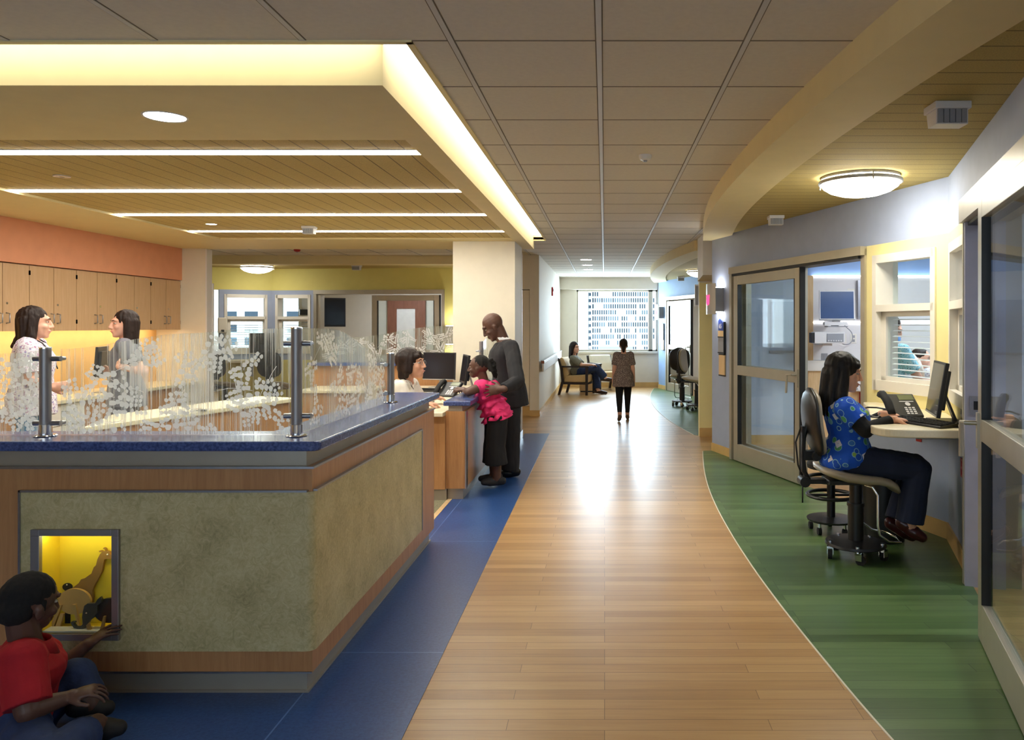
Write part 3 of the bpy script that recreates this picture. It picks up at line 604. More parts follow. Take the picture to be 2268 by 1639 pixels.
def leaf_cluster(m, cx, cz, size, n, put, ang=None):
    a = rnd.uniform(0, 6.28) if ang is None else ang
    for b in range(n):
        if b == 0 and rnd.random() < .6:
            sx_, sz_, s_a = cx, cz, a+math.pi+rnd.uniform(-.4,.4)
            for _ in range(7):
                nx, nz_ = sx_+.022*math.cos(s_a), sz_+.022*math.sin(s_a); s_a += rnd.uniform(-.18,.18); ox, oz = -.0012*math.sin(s_a), .0012*math.cos(s_a)
                put(m, [(sx_-ox,sz_-oz),(nx-ox,nz_-oz),(nx+ox,nz_+oz),(sx_+ox,sz_+oz)]); sx_, sz_ = nx, nz_
        th = a+rnd.uniform(-1.0, 1.0)+(math.pi if b % 3 == 2 else 0); L = size*rnd.uniform(.5, 1.0); x, z = cx, cz; bend = rnd.uniform(-.5, .5)
        steps = int(L/.019)
        for k in range(steps):
            th += bend/steps; x += .019*math.cos(th); z += .019*math.sin(th); r = (.0132-.0062*k/steps)*rnd.uniform(.8, 1.15)
            for s in (-1, 1):
                lx = x-s*math.sin(th)*r*1.25; lz = z+s*math.cos(th)*r*1.25
                if not free(lx, lz, r): continue
                pts = [(lx+r*(1+.16*math.sin(3*q+b))*math.cos(q)*(1-.12*math.cos(th)), lz+r*(1+.16*math.cos(2*q+k))*math.sin(q)*(1+.12*math.cos(th))) for q in [i*2*math.pi/11 for i in range(11)]]
                put(m, pts)
        if not free(x, z, r*.8): continue
        pts = [(x+r*.8*math.cos(q), z+r*.8*math.sin(q)) for q in [i*2*math.pi/8 for i in range(8)]]; put(m, pts)
def screen(name, lab, A, B, z0, top, clusters, size=.13, n=6, cat='glass screen'):
    Fm = frame(A, B, 0); L = (Vector(B)-Vector(A)).length; t = thing(name, lab, cat, Fm @ Matrix.Translation((L/2,0,z0)), 'etched glass screens of the nurse station')
    K = 40; us = [L*k/K for k in range(K+1)]; m = MB()
    loop = [(0,z0),(L,z0)]+[(u_, top(u_/L)) for u_ in us[::-1]]
    for a, b in zip(us, us[1:]): m.prism([(a,0,z0),(b,0,z0),(b,0,top(b/L)),(a,0,top(a/L))], (0,.01,0))
    # drop the inner faces between neighbouring pieces
    bmv = MB(); n_ = len(us); fr = []
    for yy in (0, .01):
        for a in us: fr += [V(a,yy,z0), V(a,yy,top(a/L))]
    fs = []
    for k in range(n_-1):
        a = 2*k; o = 2*n_
        fs += [(a,a+2,a+3,a+1), (o+a,o+a+1,o+a+3,o+a+2), (a+1,a+3,o+a+3,o+a+1), (a,o+a,o+a+2,a+2)]
    fs += [(0,1,2*n_+1,2*n_), (2*n_-2,4*n_-2,4*n_-1,2*n_-1)]
    bmv.add(fr, fs); bmv.build('pane', STREAK, t, Fm)
    lf = MB(); used.clear()
    def put(m_, pts):
        if all(0 < a < L and z0+.003 < b < top(a/L)-.004 for a, b in pts): m_.add([V(a,-.0015-rnd.random()*.0004,b) for a, b in pts], [tuple(range(len(pts)))])
    for c_ in clusters: leaf_cluster(lf, c_[0]*L, z0+c_[1], size*(c_[2] if len(c_) > 2 else 1), n, put)
    lf.build('leaf_etching', ETCH, t, Fm); return t
def ipx(pts): return lambda x: next((a[1]+(b[1]-a[1])*(3*((x-a[0])/(b[0]-a[0]))**2-2*((x-a[0])/(b[0]-a[0]))**3) for a, b in zip(pts, pts[1:]) if x <= b[0]+1e-6), pts[-1][1])
g0 = lambda pxs, pys, A, B, Yd: [(((px-CX)*Yd/F-A)/(B-A), EYE-(py-CY)*Yd/F) for px, py in zip(pxs, pys)]
Yg = 3.31; xa, xb = -2.345, -1.352
fx = lambda px: ((px-CX)*Yg/F-xa)/(xb-xa); fz = lambda py: EYE-(py-CY)*Yg/F-1.05
front_cl = [(fx(a), fz(b), s) for a, b, s in ((140,905,1),(170,890,1),(195,935,.8),(245,840,1),(255,880,1.2),(310,800,.9),(285,905,1),(215,860,.7),(380,935,.8),(465,775,1),(485,765,1.1),(540,820,.9),(560,865,1.1),(575,880,.9),(535,905,.9),(590,905,1),(635,950,.7),(250,965,.7),(350,955,.9),(430,950,1),(450,965,.8),(395,900,.8),(415,820,.8),(340,780,.8))]
screen('glass_screen', 'large front glass screen etched with leaves between two steel posts', (xa,Yg), (xb,Yg), 1.05, ipx([(0,1.418),(.55,1.485),(.8,1.503),(1.0,1.507)]), front_cl, .115, 7)
screen('glass_screen', 'front glass screen left of the left steel post', (-3.2,Yg), (-2.428,Yg), 1.05, ipx([(0,1.36),(.9,1.40),(1,1.415)]), [(.93,.1),(.9,.25),(.97,.2),(.8,.15),(.94,.03,.8),(.85,.3),(.7,.2)], .12, 9)
xr = -1.325; yA, yB = 3.34, 4.66
ry = lambda px: (1.325*F/(CX-px)-yA)/(yB-yA)
screen('glass_screen', 'side glass screen with a swooping top edge along the corridor end of the front counter', (xr,yA), (xr,yB), 1.05, ipx([(0,1.507),(.28,1.504),(.95,1.345),(1,1.343)]),
       [(ry(a), b, s) for a, b, s in ((690,.28,.9),(730,.33,1),(745,.2,1),(755,.08,.9),(700,.1,1),(775,.24,1),(790,.1,1.1),(800,.18,.9),(815,.08,1),(830,.22,1),(840,.1,.9),(770,.05,.8),(715,.4,.8),(735,.38,.9),(845,.17,.8),(820,.27,.8))], .12, 7)
screen('glass_screen', 'far glass screen behind the receptionist, beside the column', (-3.7,9.85), (-1.92,9.85), 1.05, ipx([(0,1.36),(.25,1.365),(.9,1.51),(1,1.51)]), [(.2,.2),(.3,.25),(.42,.15),(.5,.3),(.58,.2),(.66,.33),(.74,.15),(.82,.33),(.9,.12),(.95,.35),(.45,.05),(.12,.1),(.7,.05),(.86,.24)], .19, 8)
screen('glass_screen', 'narrow glass screen beside the man in the dark suit', (-1.3,8.14), (-1.3,9.57), .87, ipx([(0,1.34),(.6,1.46),(1,1.5)]), [(.3,.3),(.5,.2),(.7,.4)], .12, 4)

# low counter, inner desks
lc = thing('low_counter', 'low wooden service counter with a blue speckled top where the girl leans', 'counter', (-1.3,8,0))
MB().box((-1.37,6.70,0), (-1.235,9.58,.1)).build('plinth', M['fascia'], lc); MB().box((-1.38,6.67,.1), (-1.21,9.585,.772)).build('body', M['counterwood'], lc)
MB().box((-1.212,6.662,.1), (-1.2,6.74,.772)).build('corner_post', M['steel'], lc); MB().box((-1.36,6.69,.772), (-1.24,9.58,.82)).build('fascia', M['fascia'], lc)
MB().box((-1.40,6.66,.82), (-1.165,9.585,.86)).build('counter_top', M['speck'], lc, bevel=.006)
ds = thing('desk', 'cream topped reception desk holding the phone and two monitors', 'desk', (-1.75,8.2,0))
MB().box((-2.3,6.57,.735), (-1.385,9.55,.77)).build('desk_top', M['worktop'], ds, bevel=.005); MB().box((-2.25,6.64,.1), (-1.381,6.67,.735)).build('end_panel', M['counterwood'], ds); MB().box((-2.2,9.5,0), (-1.39,9.53,.735)).build('end_panel', M['counterwood'], ds); MB().box((-2.25,6.655,0), (-1.371,6.675,.1)).build('plinth', M['fascia'], ds)
bc = thing('back_counter', 'wooden back counter with a blue speckled top behind the receptionist', 'counter', (-2.8,9.85,0))
MB().box((-3.72,9.76,0), (-1.9,9.98,1.007)).build('body', M['counterwood'], bc); MB().box((-3.76,9.7,1.007), (-1.9,10.02,1.047)).build('counter_top', M['speck'], bc, bevel=.005)
isl = thing('island_desk', 'long slanting island desk with a cream top in the middle of the station', 'desk', (-3.7,6.9,0))
ip = [(-3.88,5.70),(-3.22,8.05),(-3.72,8.25),(-4.2,6.55)]
MB().slab(ip, .722, .76).build('desk_top', M['worktop'], isl, bevel=.005)
cx_ = sum(p[0] for p in ip)/4; cy_ = sum(p[1] for p in ip)/4
MB().slab([(cx_+(x-cx_)*.9, cy_+(y-cy_)*.93) for x, y in ip], 0, .722).build('cabinet_base', M['counterwood'], isl)
MB().lathe([(.05,.76),(.055,.764),(.03,.765)], (-3.6,6.83,0), n=20).build('cable_grommet', M['black'], isl)
lcb = thing('low_cabinet', 'low wooden cabinet with a cream top in front of the back counter', 'cabinet', (-3.2,9.2,0))
MB().box((-3.5,8.9,0), (-2.75,9.5,.735)).build('body', M['counterwood'], lcb); MB().box((-3.55,8.86,.735), (-2.72,9.53,.77)).build('cabinet_top', M['worktop'], lcb, bevel=.004)
# wall cabinets
def wall_cabinet(y0, y1, lab):
    t = thing('wall_cabinet', lab, 'cabinet', (-5.95,(y0+y1)/2,1.49), 'maple wall cabinets on the left')
    MB().box((-6.13,y0+.002,1.49), (-5.822,y1-.002,2.13)).build('carcass', M['maple'], t)
    ym = (y0+y1)/2
    for s, (a, b) in ((1,(y0,ym)), (-1,(ym,y1))):
        d = MB().box((-5.82,a+.004,1.462), (-5.8,b-.004,2.122)).build('door', M['maple'], t)
        hy = ym-s*.045; MB().tube([(-5.8,hy,1.54),(-5.765,hy,1.545),(-5.765,hy,1.635),(-5.8,hy,1.64)], .006, 8).build('handle', M['steel'], d, smooth=True)
        if s < 0: MB().lathe([(.011,0),(.011,.006)], n=12).build('lock', M['chrome'], d, M=Matrix.Translation((-5.8,hy+.005,1.735)) @ Matrix.Rotation(math.pi/2, 4, 'Y'))
        hh = MB()
        for z in (1.56, 2.05): hh.box((-5.812,(a if s > 0 else b)-.01,z-.022), (-5.795,(a if s > 0 else b)+.01,z+.022))
        hh.build('hinge', M['chrome'], d)
    return t
for k, lab in enumerate(('leftmost in the row, cut by the photo edge', 'above the woman in the floral top', 'right of the woman in the floral top', 'above the woman in grey scrubs', 'right of the woman in grey scrubs', 'next to the cream end wall')):
    y = 6.36+.69*k; wall_cabinet(y, y+.69, 'maple two door wall cabinet, '+lab)
lightbox('under_cabinet_light', 'warm strip light under the maple wall cabinets', 'light', (-6.0,6.5,1.472), (-5.95,10.3,1.488), M['under'])
wt = thing('wall_worktop', 'long cream worktop along the amber wall', 'worktop', (-5.8,8,0))
MB().box((-6.13,4.6,.722), (-5.5,10.49,.76)).build('top', M['worktop'], wt, bevel=.005)
for a, b, wd in ((4.65,5.6,1), (5.62,6.9,1), (6.92,7.66,1), (8.2,9.2,1), (9.22,10.06,1)): MB().box((-6.1,a,.0), (-5.56,b,.722)).build('base_panel', M['counterwood'], wt)
for y0, lab in ((7.68,'beside the woman in the floral top'), (10.08,'at the far end of the worktop')):
    y1 = y0+(.5 if y0 < 9 else .38); t = thing('drawer_unit', 'pale grey drawer unit under the worktop '+lab, 'drawer unit', (-5.8,(y0+y1)/2,0), 'drawer units under the worktop')
    MB().box((-6.1,y0,0), (-5.56,y1,.72)).build('carcass', M['white'], t)
    for k in range(3):
        d = MB().box((-5.56,y0+.005,.06+.22*k), (-5.54,y1-.005,.27+.22*k)).build('drawer', M['trimwhite'], t); MB().tube([(-5.54,y0+.15,.2+.22*k),(-5.515,y0+.16,.2+.22*k),(-5.515,y1-.16,.2+.22*k),(-5.54,y1-.15,.2+.22*k)], .005, 6).build('handle', M['steel'], d)
# ------------------------------------------------------------------ desk equipment
def monitor(T, lab, w_=.44, h_=.31, tilt=-6, zc=.29, group=None, scr='screen', stand='silver', body='black'):
    t = thing('monitor', lab, 'monitor', T, group); R = Matrix.Translation((0,0,zc)) @ Matrix.Rotation(math.radians(tilt), 4, 'X')
    MB().box((-w_/2,-.012,-h_/2), (w_/2,.012,h_/2), R).box((-w_*.36,.012,-h_*.36), (w_*.36,.04,h_*.36), R).build('casing', M[body], t, local=True, bevel=.004)
    MB().box((-w_/2+.014,-.0135,-h_/2+.02), (w_/2-.014,-.0125,h_/2-.014), R).build('screen', M[scr], t, local=True)
    MB().box((-w_/2+.002,-.0138,-h_/2+.002), (w_/2-.002,-.012,-h_/2+.012), R).build('lower_bezel', M['silver'] if body == 'black' else M['greyplastic'], t, local=True)
    MB().prism([(-.035,.03,zc*.9),(.035,.03,zc*.9),(.045,.1,.01),(-.045,.1,.01)], (0,.014,.004)).build('stand', M[stand], t, local=True)
    MB().box((-.12,-.05,0), (.12,.14,.012)).build('base', M[stand], t, local=True, bevel=.004)
    return t
def keyboard(T, lab, group='black keyboards'):
    t = thing('keyboard', lab, 'keyboard', T, group)
    MB().prism([(-.22,-.075,0),(-.22,.075,0),(-.22,.075,.026),(-.22,-.075,.014)], (.44,0,0)).build('case', M['black'], t, local=True, bevel=.003)
    m = MB()
    for r_ in range(5):
        for c_ in range(16): x = -.205+c_*.0262; y = -.06+r_*.026; z = .016+r_*.0022; m.box((x,y,z), (x+.021,y+.02,z+.007))
    m.build('keys', M['rubber'], t, local=True); return t
def phone(T, lab):
    t = thing('desk_phone', lab, 'phone', T, 'black desk phones'); R = Matrix.Rotation(math.radians(38), 4, 'X')
    MB().box((-.1,-.02,0), (.11,.20,.035), R).box((-.09,.06,.0), (.1,.19,.02)).build('body', M['black'], t, local=True, bevel=.008)
    h = MB(); h.rings([[R @ V(-.115+x_*.025, -.015+.215*k/8, .04+.03*math.sin(math.pi*k/8)+z_*.016*(1.5 if k in (0,1,7,8) else 1)) for x_, z_ in ((-1,-1),(1,-1),(1.1,.3),(.6,1),(-.6,1),(-1.1,.3))] for k in range(9)]); h.build('handset', M['rubber'], t, local=True, smooth=True)
    MB().box((-.01,.135,.035), (.095,.185,.037), R).build('display', mat('phone_display', (96,104,72), .2) if 'phone_display' not in bpy.data.materials else bpy.data.materials['phone_display'], t, local=True)
    k = MB(); k.box((-.015,.118,.035), (.085,.124,.037), R)
    for i in range(3):
        for j in range(4): k.box((.0+i*.026,.0+j*.018,.035), (.018+i*.026,.011+j*.018,.038), R)
    k.lathe([(.018,.035),(.018,.038)], n=16) if False else k.add([R @ V(.035+.018*math.cos(a), .095+.018*math.sin(a), .038) for a in [i*.3927 for i in range(16)]], [tuple(range(16))])
    k.build('keypad', M['plastic'], t, local=True); return t
monitor(rotz(-1.98,9.2,.77,-14), 'black monitor facing the receptionist, seen beside her face', .42, .33, -4, .26)
monitor(rotz(-1.52,8.35,.77,-72), 'black monitor seen from its edge behind the low counter', .42, .32, -8, .27)
phone(rotz(-1.66,8.05,.77,-24), 'black desk phone on the reception desk')
keyboard(rotz(-1.95,8.7,.77,-15), 'black keyboard under the monitor at the reception desk')
monitor(rotz(-5.72,8.72,.76,-70), 'dark monitor on the wall worktop beside the woman in grey scrubs', .46, .36, -4, .34)
monitor(rotz(-3.55,7.75,.76,40), 'dark monitor on the island desk behind the corner post', .44, .33, -4, .26) if False else None
sp = thing('paper_sheet', 'white paper sheet behind the keyboard on the reception desk', 'paper', (-1.75,9.3,.77)); MB().box((-.1,-.14,0), (.1,.14,.002)).build('sheet', M['white'], sp, local=True)
# ------------------------------------------------------------------ glass doors, bay windows
def leaf(Fm, u0, u1, y, zt, name, lab, handle_at, group=None):
    t = thing(name, lab, 'door', Fm @ Matrix.Translation(((u0+u1)/2, y, 0)), group); K = M['alu']; s = .1; d = .045
    fr = MB(); fr.box((u0,y-d,.012), (u0+s,y,zt), Fm); fr.box((u1-s,y-d,.012), (u1,y,zt), Fm); fr.box((u0+s,y-d,zt-.1), (u1-s,y,zt), Fm); fr.box((u0+s,y-d,.012), (u1-s,y,.2), Fm); fr.box((u0+s,y-d,.97), (u1-s,y,1.075), Fm)
    fr.build('frame', K, t, bevel=.003)
    MB().box((u0+s,y-d/2-.004,.2), (u1-s,y-d/2+.004,.97), Fm).box((u0+s,y-d/2-.004,1.075), (u1-s,y-d/2+.004,zt-.1), Fm).build('glass', GLASS, t)
    gk = MB()
    for a, b in ((.2,.97), (1.075,zt-.1)):
        for q in (u0+s, u1-s-.012): gk.box((q,y-d-.002,a), (q+.012,y,b), Fm)
    gk.build('gasket', M['black'], t)
    MB().box((u1-.004,y-d-.006,.012), (u1+.012,y+.004,zt), Fm).build('edge_seal', M['rubber'], t)
    hu = handle_at; hd = MB(); hd.box((hu-.02,y-d-.012,.93), (hu+.02,y-d,1.1), Fm); hd.tube([Fm @ V(hu,y-d-.01,1.05), Fm @ V(hu,y-d-.06,1.05), Fm @ V(hu+(-.085 if handle_at > (u0+u1)/2 else -.10),y-d-.065,1.045), Fm @ V(hu+(-.095 if handle_at > (u0+u1)/2 else -.11),y-d-.065,.87)], .011, 10)
    hd.build('handle', K, t, smooth=True, sharp=50); return t
def doorframe(Fm, u0, u1, zt, n, lab):
    m = MB(); m.box((u0,-.05,0), (u0+.055,.2,zt), Fm); m.box((u1-.055,-.02,0), (u1,.2,zt), Fm); m.box((u0,-.06,zt-.055), (u1,.2,zt+.02), Fm); m.box((u0+.05,-.02,0), (u0+.12,.14,zt-.06), Fm)
    return struct(m.build('door_%d' % n, M['alu']), lab)
d1 = doorframe(FA, .58, 3.075, 2.155, 1, 'aluminium frame of the near sliding door')
MB().box((.64,-.045,2.075), (3.02,.12,2.1), FA).build('track', M['black'], d1)
leaf(FA, .70, 2.12, -.01, 2.07, 'sliding_glass_door', 'half open sliding glass door with aluminium frame in front of the near patient room', 2.07)
# fixed side light behind the leaf
sl = MB(); sl.box((.70,.06,0), (.78,.1,2.09), FA); sl.box((1.92,.06,0), (2.0,.1,2.09), FA); sl.box((.78,.06,0), (1.92,.1,.2), FA); sl.box((.78,.06,.97), (1.92,.1,1.07), FA)
sd = thing('side_light', 'fixed glass side light behind the half open sliding door', 'window panel', FA @ Matrix.Translation((1.35,.08,0))); sl.build('frame', M['alu'], sd); MB().box((.78,.078,.2), (1.92,.083,2.09), FA).build('glass', GLASS, sd)
doorframe(FA2, .58, 3.075, 2.155, 2, 'aluminium frame of the far sliding door')
leaf(FA2, .70, 2.12, -.01, 2.07, 'sliding_glass_door', 'sliding glass door in the blue wall of the far bay', 2.07)
m = MB(); m.box((.97,-.05,0), (1.0,.26,2.25), FB); m.box((.97,-.07,2.12), (3.9,.2,2.255), FB)
d3 = struct(m.build('door_3', M['alu']), 'aluminium frame of the nearest sliding door'); MB().box((1.0,-.03,2.10), (3.9,.1,2.122), FB).build('track', M['black'], d3)
jm = MB(); jm.box((1.0,-.045,0), (1.035,.17,2.12), FB); jm.build('jamb', mat('grey_lilac_metal', (176,178,198), .4, .2), d3)
m = MB(); m.box((.97,.0,1.02), (1.0,.0,1.2)) if False else None
leaf(FB, 1.83, 3.3, -.06, 2.13, 'sliding_glass_door', 'nearest sliding glass door at the right photo edge', 1.865)
q = thing('latch_plate', 'small steel latch plate on the jamb of the nearest door', 'latch', FB @ Matrix.Translation((1.036,.0,1.06))); MB().box((1.035,-.02,1.0), (1.04,.05,1.11), FB).build('plate', M['steel'], q); MB().box((1.04,.0,1.03), (1.042,.03,1.08), FB).build('slot', M['black'], q)
def bay_window(Fm, h, n, lab, rail=True):
    u0, u1, z0, z1 = h; m = MB(); K = M['trimwhite']; e = .055
    for a in ((u0-e*.3,z0-e,u0+e*.6,z1+e*.6), (u1-e*.6,z0-e,u1+e*.3,z1+e*.6), (u0,z1-e*.6,u1,z1+e*.6), (u0,z0-e,u1,z0+e*.5), (u0,1.63,u1,1.685)): m.box((a[0],-.014,a[1]), (a[2],.03,a[3]), Fm)
    for a in ((u0,z0,u0+.03,z1), (u1-.03,z0,u1,z1), (u0,z1-.02,u1,z1), (u0,z0,u1,z0+.02), (u0,1.645,u1,1.67)): m.box((a[0],.03,a[1]), (a[2],.2,a[3]), Fm)
    for a in ((u0+.03,z0+.02,u0+.09,1.63), (u1-.06,z0+.02,u1-.03,1.63), (u0+.03,1.59,u1-.03,1.64), (u0+.03,z0+.02,u1-.03,z0+.06)): m.box((a[0],.04,a[1]), (a[2],.08,a[3]), Fm)
    o = struct(m.build('window_%d' % n, K), lab)
    MB().box((u0+.08,.058,z0+.05), (u1-.05,.063,1.6), Fm).box((u0+.02,.15,1.66), (u1-.02,.155,z1), Fm).build('window_glass', GLASS, o)
    b = MB()
    for k in range(12):
        z = z0+.07+k*.0445
        b.prism([Fm @ V(u0+.09,.1,z-.003), Fm @ V(u0+.09,.125,z+.004), Fm @ V(u0+.09,.125,z+.0055), Fm @ V(u0+.09,.1,z-.0015)], Fm.to_3x3() @ V(u1-u0-.15,0,0))
    bl = thing('venetian_blind', 'open slatted blind inside the %s' % lab, 'blind', Fm @ Matrix.Translation(((u0+u1)/2,.11,1.6)), 'open blinds in the bay windows'); b.build('slats', M['plastic'], bl); return o
bay_window(FA, WIN, 2, 'white framed bay window behind the black phone'); bay_window(FB, WB, 3, 'white framed bay window behind the near monitor')
bay_window(F1, h1, 4, 'left window of the yellow green bay'); bay_window(F2, h2, 5, 'right window of the yellow green bay')
d4 = doorframe(F2, D2[0], D2[1], 2.15, 4, 'aluminium frame of the left bay door')
ux = uat(F2, 826); leaf(F2, ux, D2[1]-.08, -.01, 2.07, 'sliding_glass_door', 'sliding glass door in front of the red brown door', ux+.05)
# ------------------------------------------------------------------ charting desk in the near bay
dk_ = thing('charting_desk', 'cream wall desk with a rounded front in the yellow bay', 'desk', (2.0,5.0,0))
dp = spline([V(*p, 0) for p in ((2.175,4.53),(1.95,4.545),(1.74,4.57),(1.655,4.66),(1.66,4.82),(1.76,5.1),(1.93,5.6),(2.09,6.2))], 4)
MB().slab([(p.x, p.y) for p in dp]+[(2.2,6.2),(2.425,5.446)], .85, .9).build('desk_top', M['worktop'], dk_, bevel=.008)
MB().box((1.95,4.78,.81), (2.2,4.81,.85)).build('bracket', M['greyplastic'], dk_); MB().box((1.98,5.6,.78), (2.3,5.63,.85)).build('bracket', M['greyplastic'], dk_)
phone(rotz(2.02,5.14,.9,4), 'black desk phone on the cream desk beside the nurse')
keyboard(rotz(1.985,4.82,.9,-66), 'black keyboard under the hands of the nurse')
monitor(rotz(2.14,4.94,.9,-104), 'black monitor standing on the cream desk in front of the nurse', .42, .345, -9, .215, stand='black')
q = thing('cable_grommet', 'round black cable cap on the cream desk', 'cable cap', (2.13,4.66,.9)); MB().lathe([(.034,0),(.036,.003),(.03,.004)], n=20).build('cap', M['black'], q, local=True)
q = thing('headset', 'small black headset lying at the back of the cream desk', 'headset', (1.95,5.5,.9)); MB().tube([(-.12,0,.012),(-.06,.02,.03),(0,0,.03),(.06,0,.02),(.1,0,.01)], .006, 8).build('band', M['black'], q, local=True); MB().ell((.08,0,.01), (.04,.025,.008)).build('earpiece', M['black'], q, local=True)
def outlet(Fm, u, z, lab, c='trimwhite', w_=.04, h_=.06, y=0, cat='outlet', group=None):
    t = thing('wall_outlet', lab, cat, Fm @ Matrix.Translation((u,y,z)), group); MB().box((u-w_,y-.006,z-h_), (u+w_,y,z+h_), Fm).build('plate', M[c], t, bevel=.002)
    MB().box((u-w_*.4,y-.009,z+h_*.15), (u+w_*.4,y-.006,z+h_*.7), Fm).box((u-w_*.4,y-.009,z-h_*.7), (u+w_*.4,y-.006,z-h_*.15), Fm).build('socket', M['greyplastic'] if c != 'red' else M['red'], t); return t
outlet(FB, .62, 1.0, 'white outlet above the cream desk'); outlet(FB, .62, .62, 'red outlet on the blue wall under the cream desk', 'red'); outlet(FB, .78, .58, 'white outlet on the blue wall next to the red outlet')
outlet(FA, 3.72, .72, 'red outlet under the cream desk behind the knees of the nurse', 'red', .03, .07)
bd_ = thing('bay_desk', 'cream desk under the windows of the yellow green bay', 'desk', F1 @ Matrix.Translation((L1*.6,-.3,0))); MB().box((u[0]+.1,-.55,.86), (L1-.02,-.005,.9), F1).build('desk_top', M['worktop'], bd_, bevel=.005); MB().box((u[0]+.5,-.4,.6), (u[0]+.53,-.01,.86), F1).build('bracket', M['greyplastic'], bd_)
monitor(F1 @ Matrix.Translation((uat(F1, 590)-.1,-.3,.9)) @ Matrix.Rotation(math.radians(180), 4, 'Z'), 'dark monitor seen from behind on the desk of the yellow green bay', .44, .36, -4, .3, stand='black')
# wall light, room sign
def sconce(Fm, lab, lab2, txt):
    u, z = .25, 1.82; t = thing('wall_sconce', lab, 'wall light', Fm @ Matrix.Translation((u,0,z)))
    c_ = [(u-.13+.26*k/12, -.13-.03*math.sin(math.pi*k/12)) for k in range(13)]
    MB().prism([(a, b, z-.17) for a, b in c_]+[(a, b+.006, z-.17) for a, b in c_[::-1]], (0,0,.36)).build('shade', M['silver'], t, Fm)
    MB().box((u-.08,-.1,z-.14), (u+.08,0,z+.14), Fm).build('backbox', M['greyplastic'], t)
    MB().box((u-.07,-.095,z+.141), (u+.07,-.01,z+.15), Fm).box((u-.07,-.095,z-.15), (u+.07,-.01,z-.141), Fm).build('lamp', M['sconce'], t)
    MB().prism([(u-.05,-.165,z-.05),(u-.015,-.165,z-.065),(u+.02,-.165,z-.05),(u+.025,-.165,z+.06),(u-.01,-.165,z+.045),(u-.05,-.165,z+.06)], (0,.006,0)).build('signal', M['redglow'], t, Fm)
    s = thing('room_sign', lab2, 'sign', Fm @ Matrix.Translation((u+.05,0,1.3))); a, b = u-.03, u+.13
    pb_ = [(a,-.02,1.46),(b,-.02,1.46),(b,-.02,1.56),(b-.03,-.02,1.55),(b-.07,-.02,1.575),(b-.12,-.02,1.60),(a,-.02,1.575)]
    MB().prism(pb_, (0,.012,0)).build('number_plate', mat('sign_blue', (44,66,140), .4) if 'sign_blue' not in bpy.data.materials else bpy.data.materials['sign_blue'], s, Fm)
    MB().box((a,-.024,1.385), (b,-.008,1.455), Fm).build('insert', M['lightwood'], s); MB().box((a-.005,-.02,1.2), (b,-.008,1.385), Fm).build('note_panel', M['greyplastic'], s); MB().box((a+.02,-.022,.93), (b+.012,-.008,1.18), Fm).build('lower_panel', M['lightwood'], s)
    MB().box((b-.004,-.028,1.17), (b+.012,-.004,1.56), Fm).box((a-.005,-.026,1.375), (b,-.006,1.388), Fm).box((a-.005,-.026,1.192), (b,-.006,1.204), Fm).box((a+.02,-.026,1.172), (b+.012,-.006,1.186), Fm).box((a+.02,-.026,.925), (b+.012,-.006,.94), Fm).build('rail', M['black'], s)
    if not txt: return
    cu = bpy.data.curves.new('number', 'FONT'); cu.body = txt; cu.size = .075; cu.extrude = .001; cu.align_x = 'CENTER'
    o = bpy.data.objects.new('number', cu); C.objects.link(o); me = bpy.data.meshes.new_from_object(o.evaluated_get(bpy.context.evaluated_depsgraph_get())); bpy.data.objects.remove(o); o = bpy.data.objects.new('number', me); C.objects.link(o); o.parent = s; WM[o.name] = WM[s.name]
    o.matrix_local = WM[s.name].inverted() @ Fm @ Matrix.Translation((u+.03,-.022,1.485)) @ Matrix.Rotation(math.pi/2, 4, 'X'); me.materials.clear(); me.materials.append(M['plastic'])
sconce(FA, 'silver wall light with a red signal beside the near sliding door', 'wall sign with a wavy blue number plate below the near wall light', '65')
sconce(FA2, 'silver wall light with a red signal in the far bay', 'small wall sign with a blue plate below the far wall light', '')
q = thing('wall_sconce', 'pale wall light on the yellow strip behind the column', 'wall light', P(1001,742,13.7)); MB().box((-.12,-.05,-.16), (.1,.14,.16)).build('shade', M['trimwhite'], q, local=True); MB().box((-.1,-.03,.161), (.08,.13,.17)).box((-.1,-.03,-.17), (.08,.13,-.161)).build('lamp', M['sconce'], q, local=True)
q = thing('blade_sign', 'small grey hanging sign with a white border at the passage edge', 'sign', (1.29,10.56,1.93)); MB().box((-.05,-.01,-.15), (.0,.01,.15)).build('border', M['plastic'], q, local=True); MB().box((-.042,-.012,-.13), (.0,.012,.13)).build('panel', M['greyplastic'], q, local=True)
# sensors, detectors on the ceilings
def sensor(x, y, z, lab, s=1.0, rz=0):
    t = thing('ceiling_sensor', lab, 'sensor', rotz(x, y, z, rz), 'ribbed white sensors on the ceilings')
    MB().prism([(-.085*s,-.07*s,0),(.085*s,-.07*s,0),(.085*s,.07*s,0),(-.085*s,.07*s,0)], (0,0,-.035*s)).build('mount', M['plastic'], t, local=True, bevel=.004)
    l_ = MB()
    for k in range(5): l_.box((-.07*s+k*.028*s,-.062*s,-.1*s), (-.046*s+k*.028*s,-.05*s,-.036*s))
    l_.build('lens', M['greyplastic'], t, local=True); MB().prism([(-.075*s,-.052*s,-.03*s),(-.075*s,.06*s,-.03*s),(-.075*s,.04*s,-.105*s),(-.075*s,-.052*s,-.105*s)], (.15*s,0,0)).build('housing', M['plastic'], t, local=True); return t
sensor(P(2098,232,3.67).x, 3.67, 2.575, 'large ribbed white sensor on the near slatted ceiling'); sensor(P(1718,478,7.4).x, 7.4, 2.575, 'ribbed white sensor where the near slatted ceiling meets the blue wall', .85)
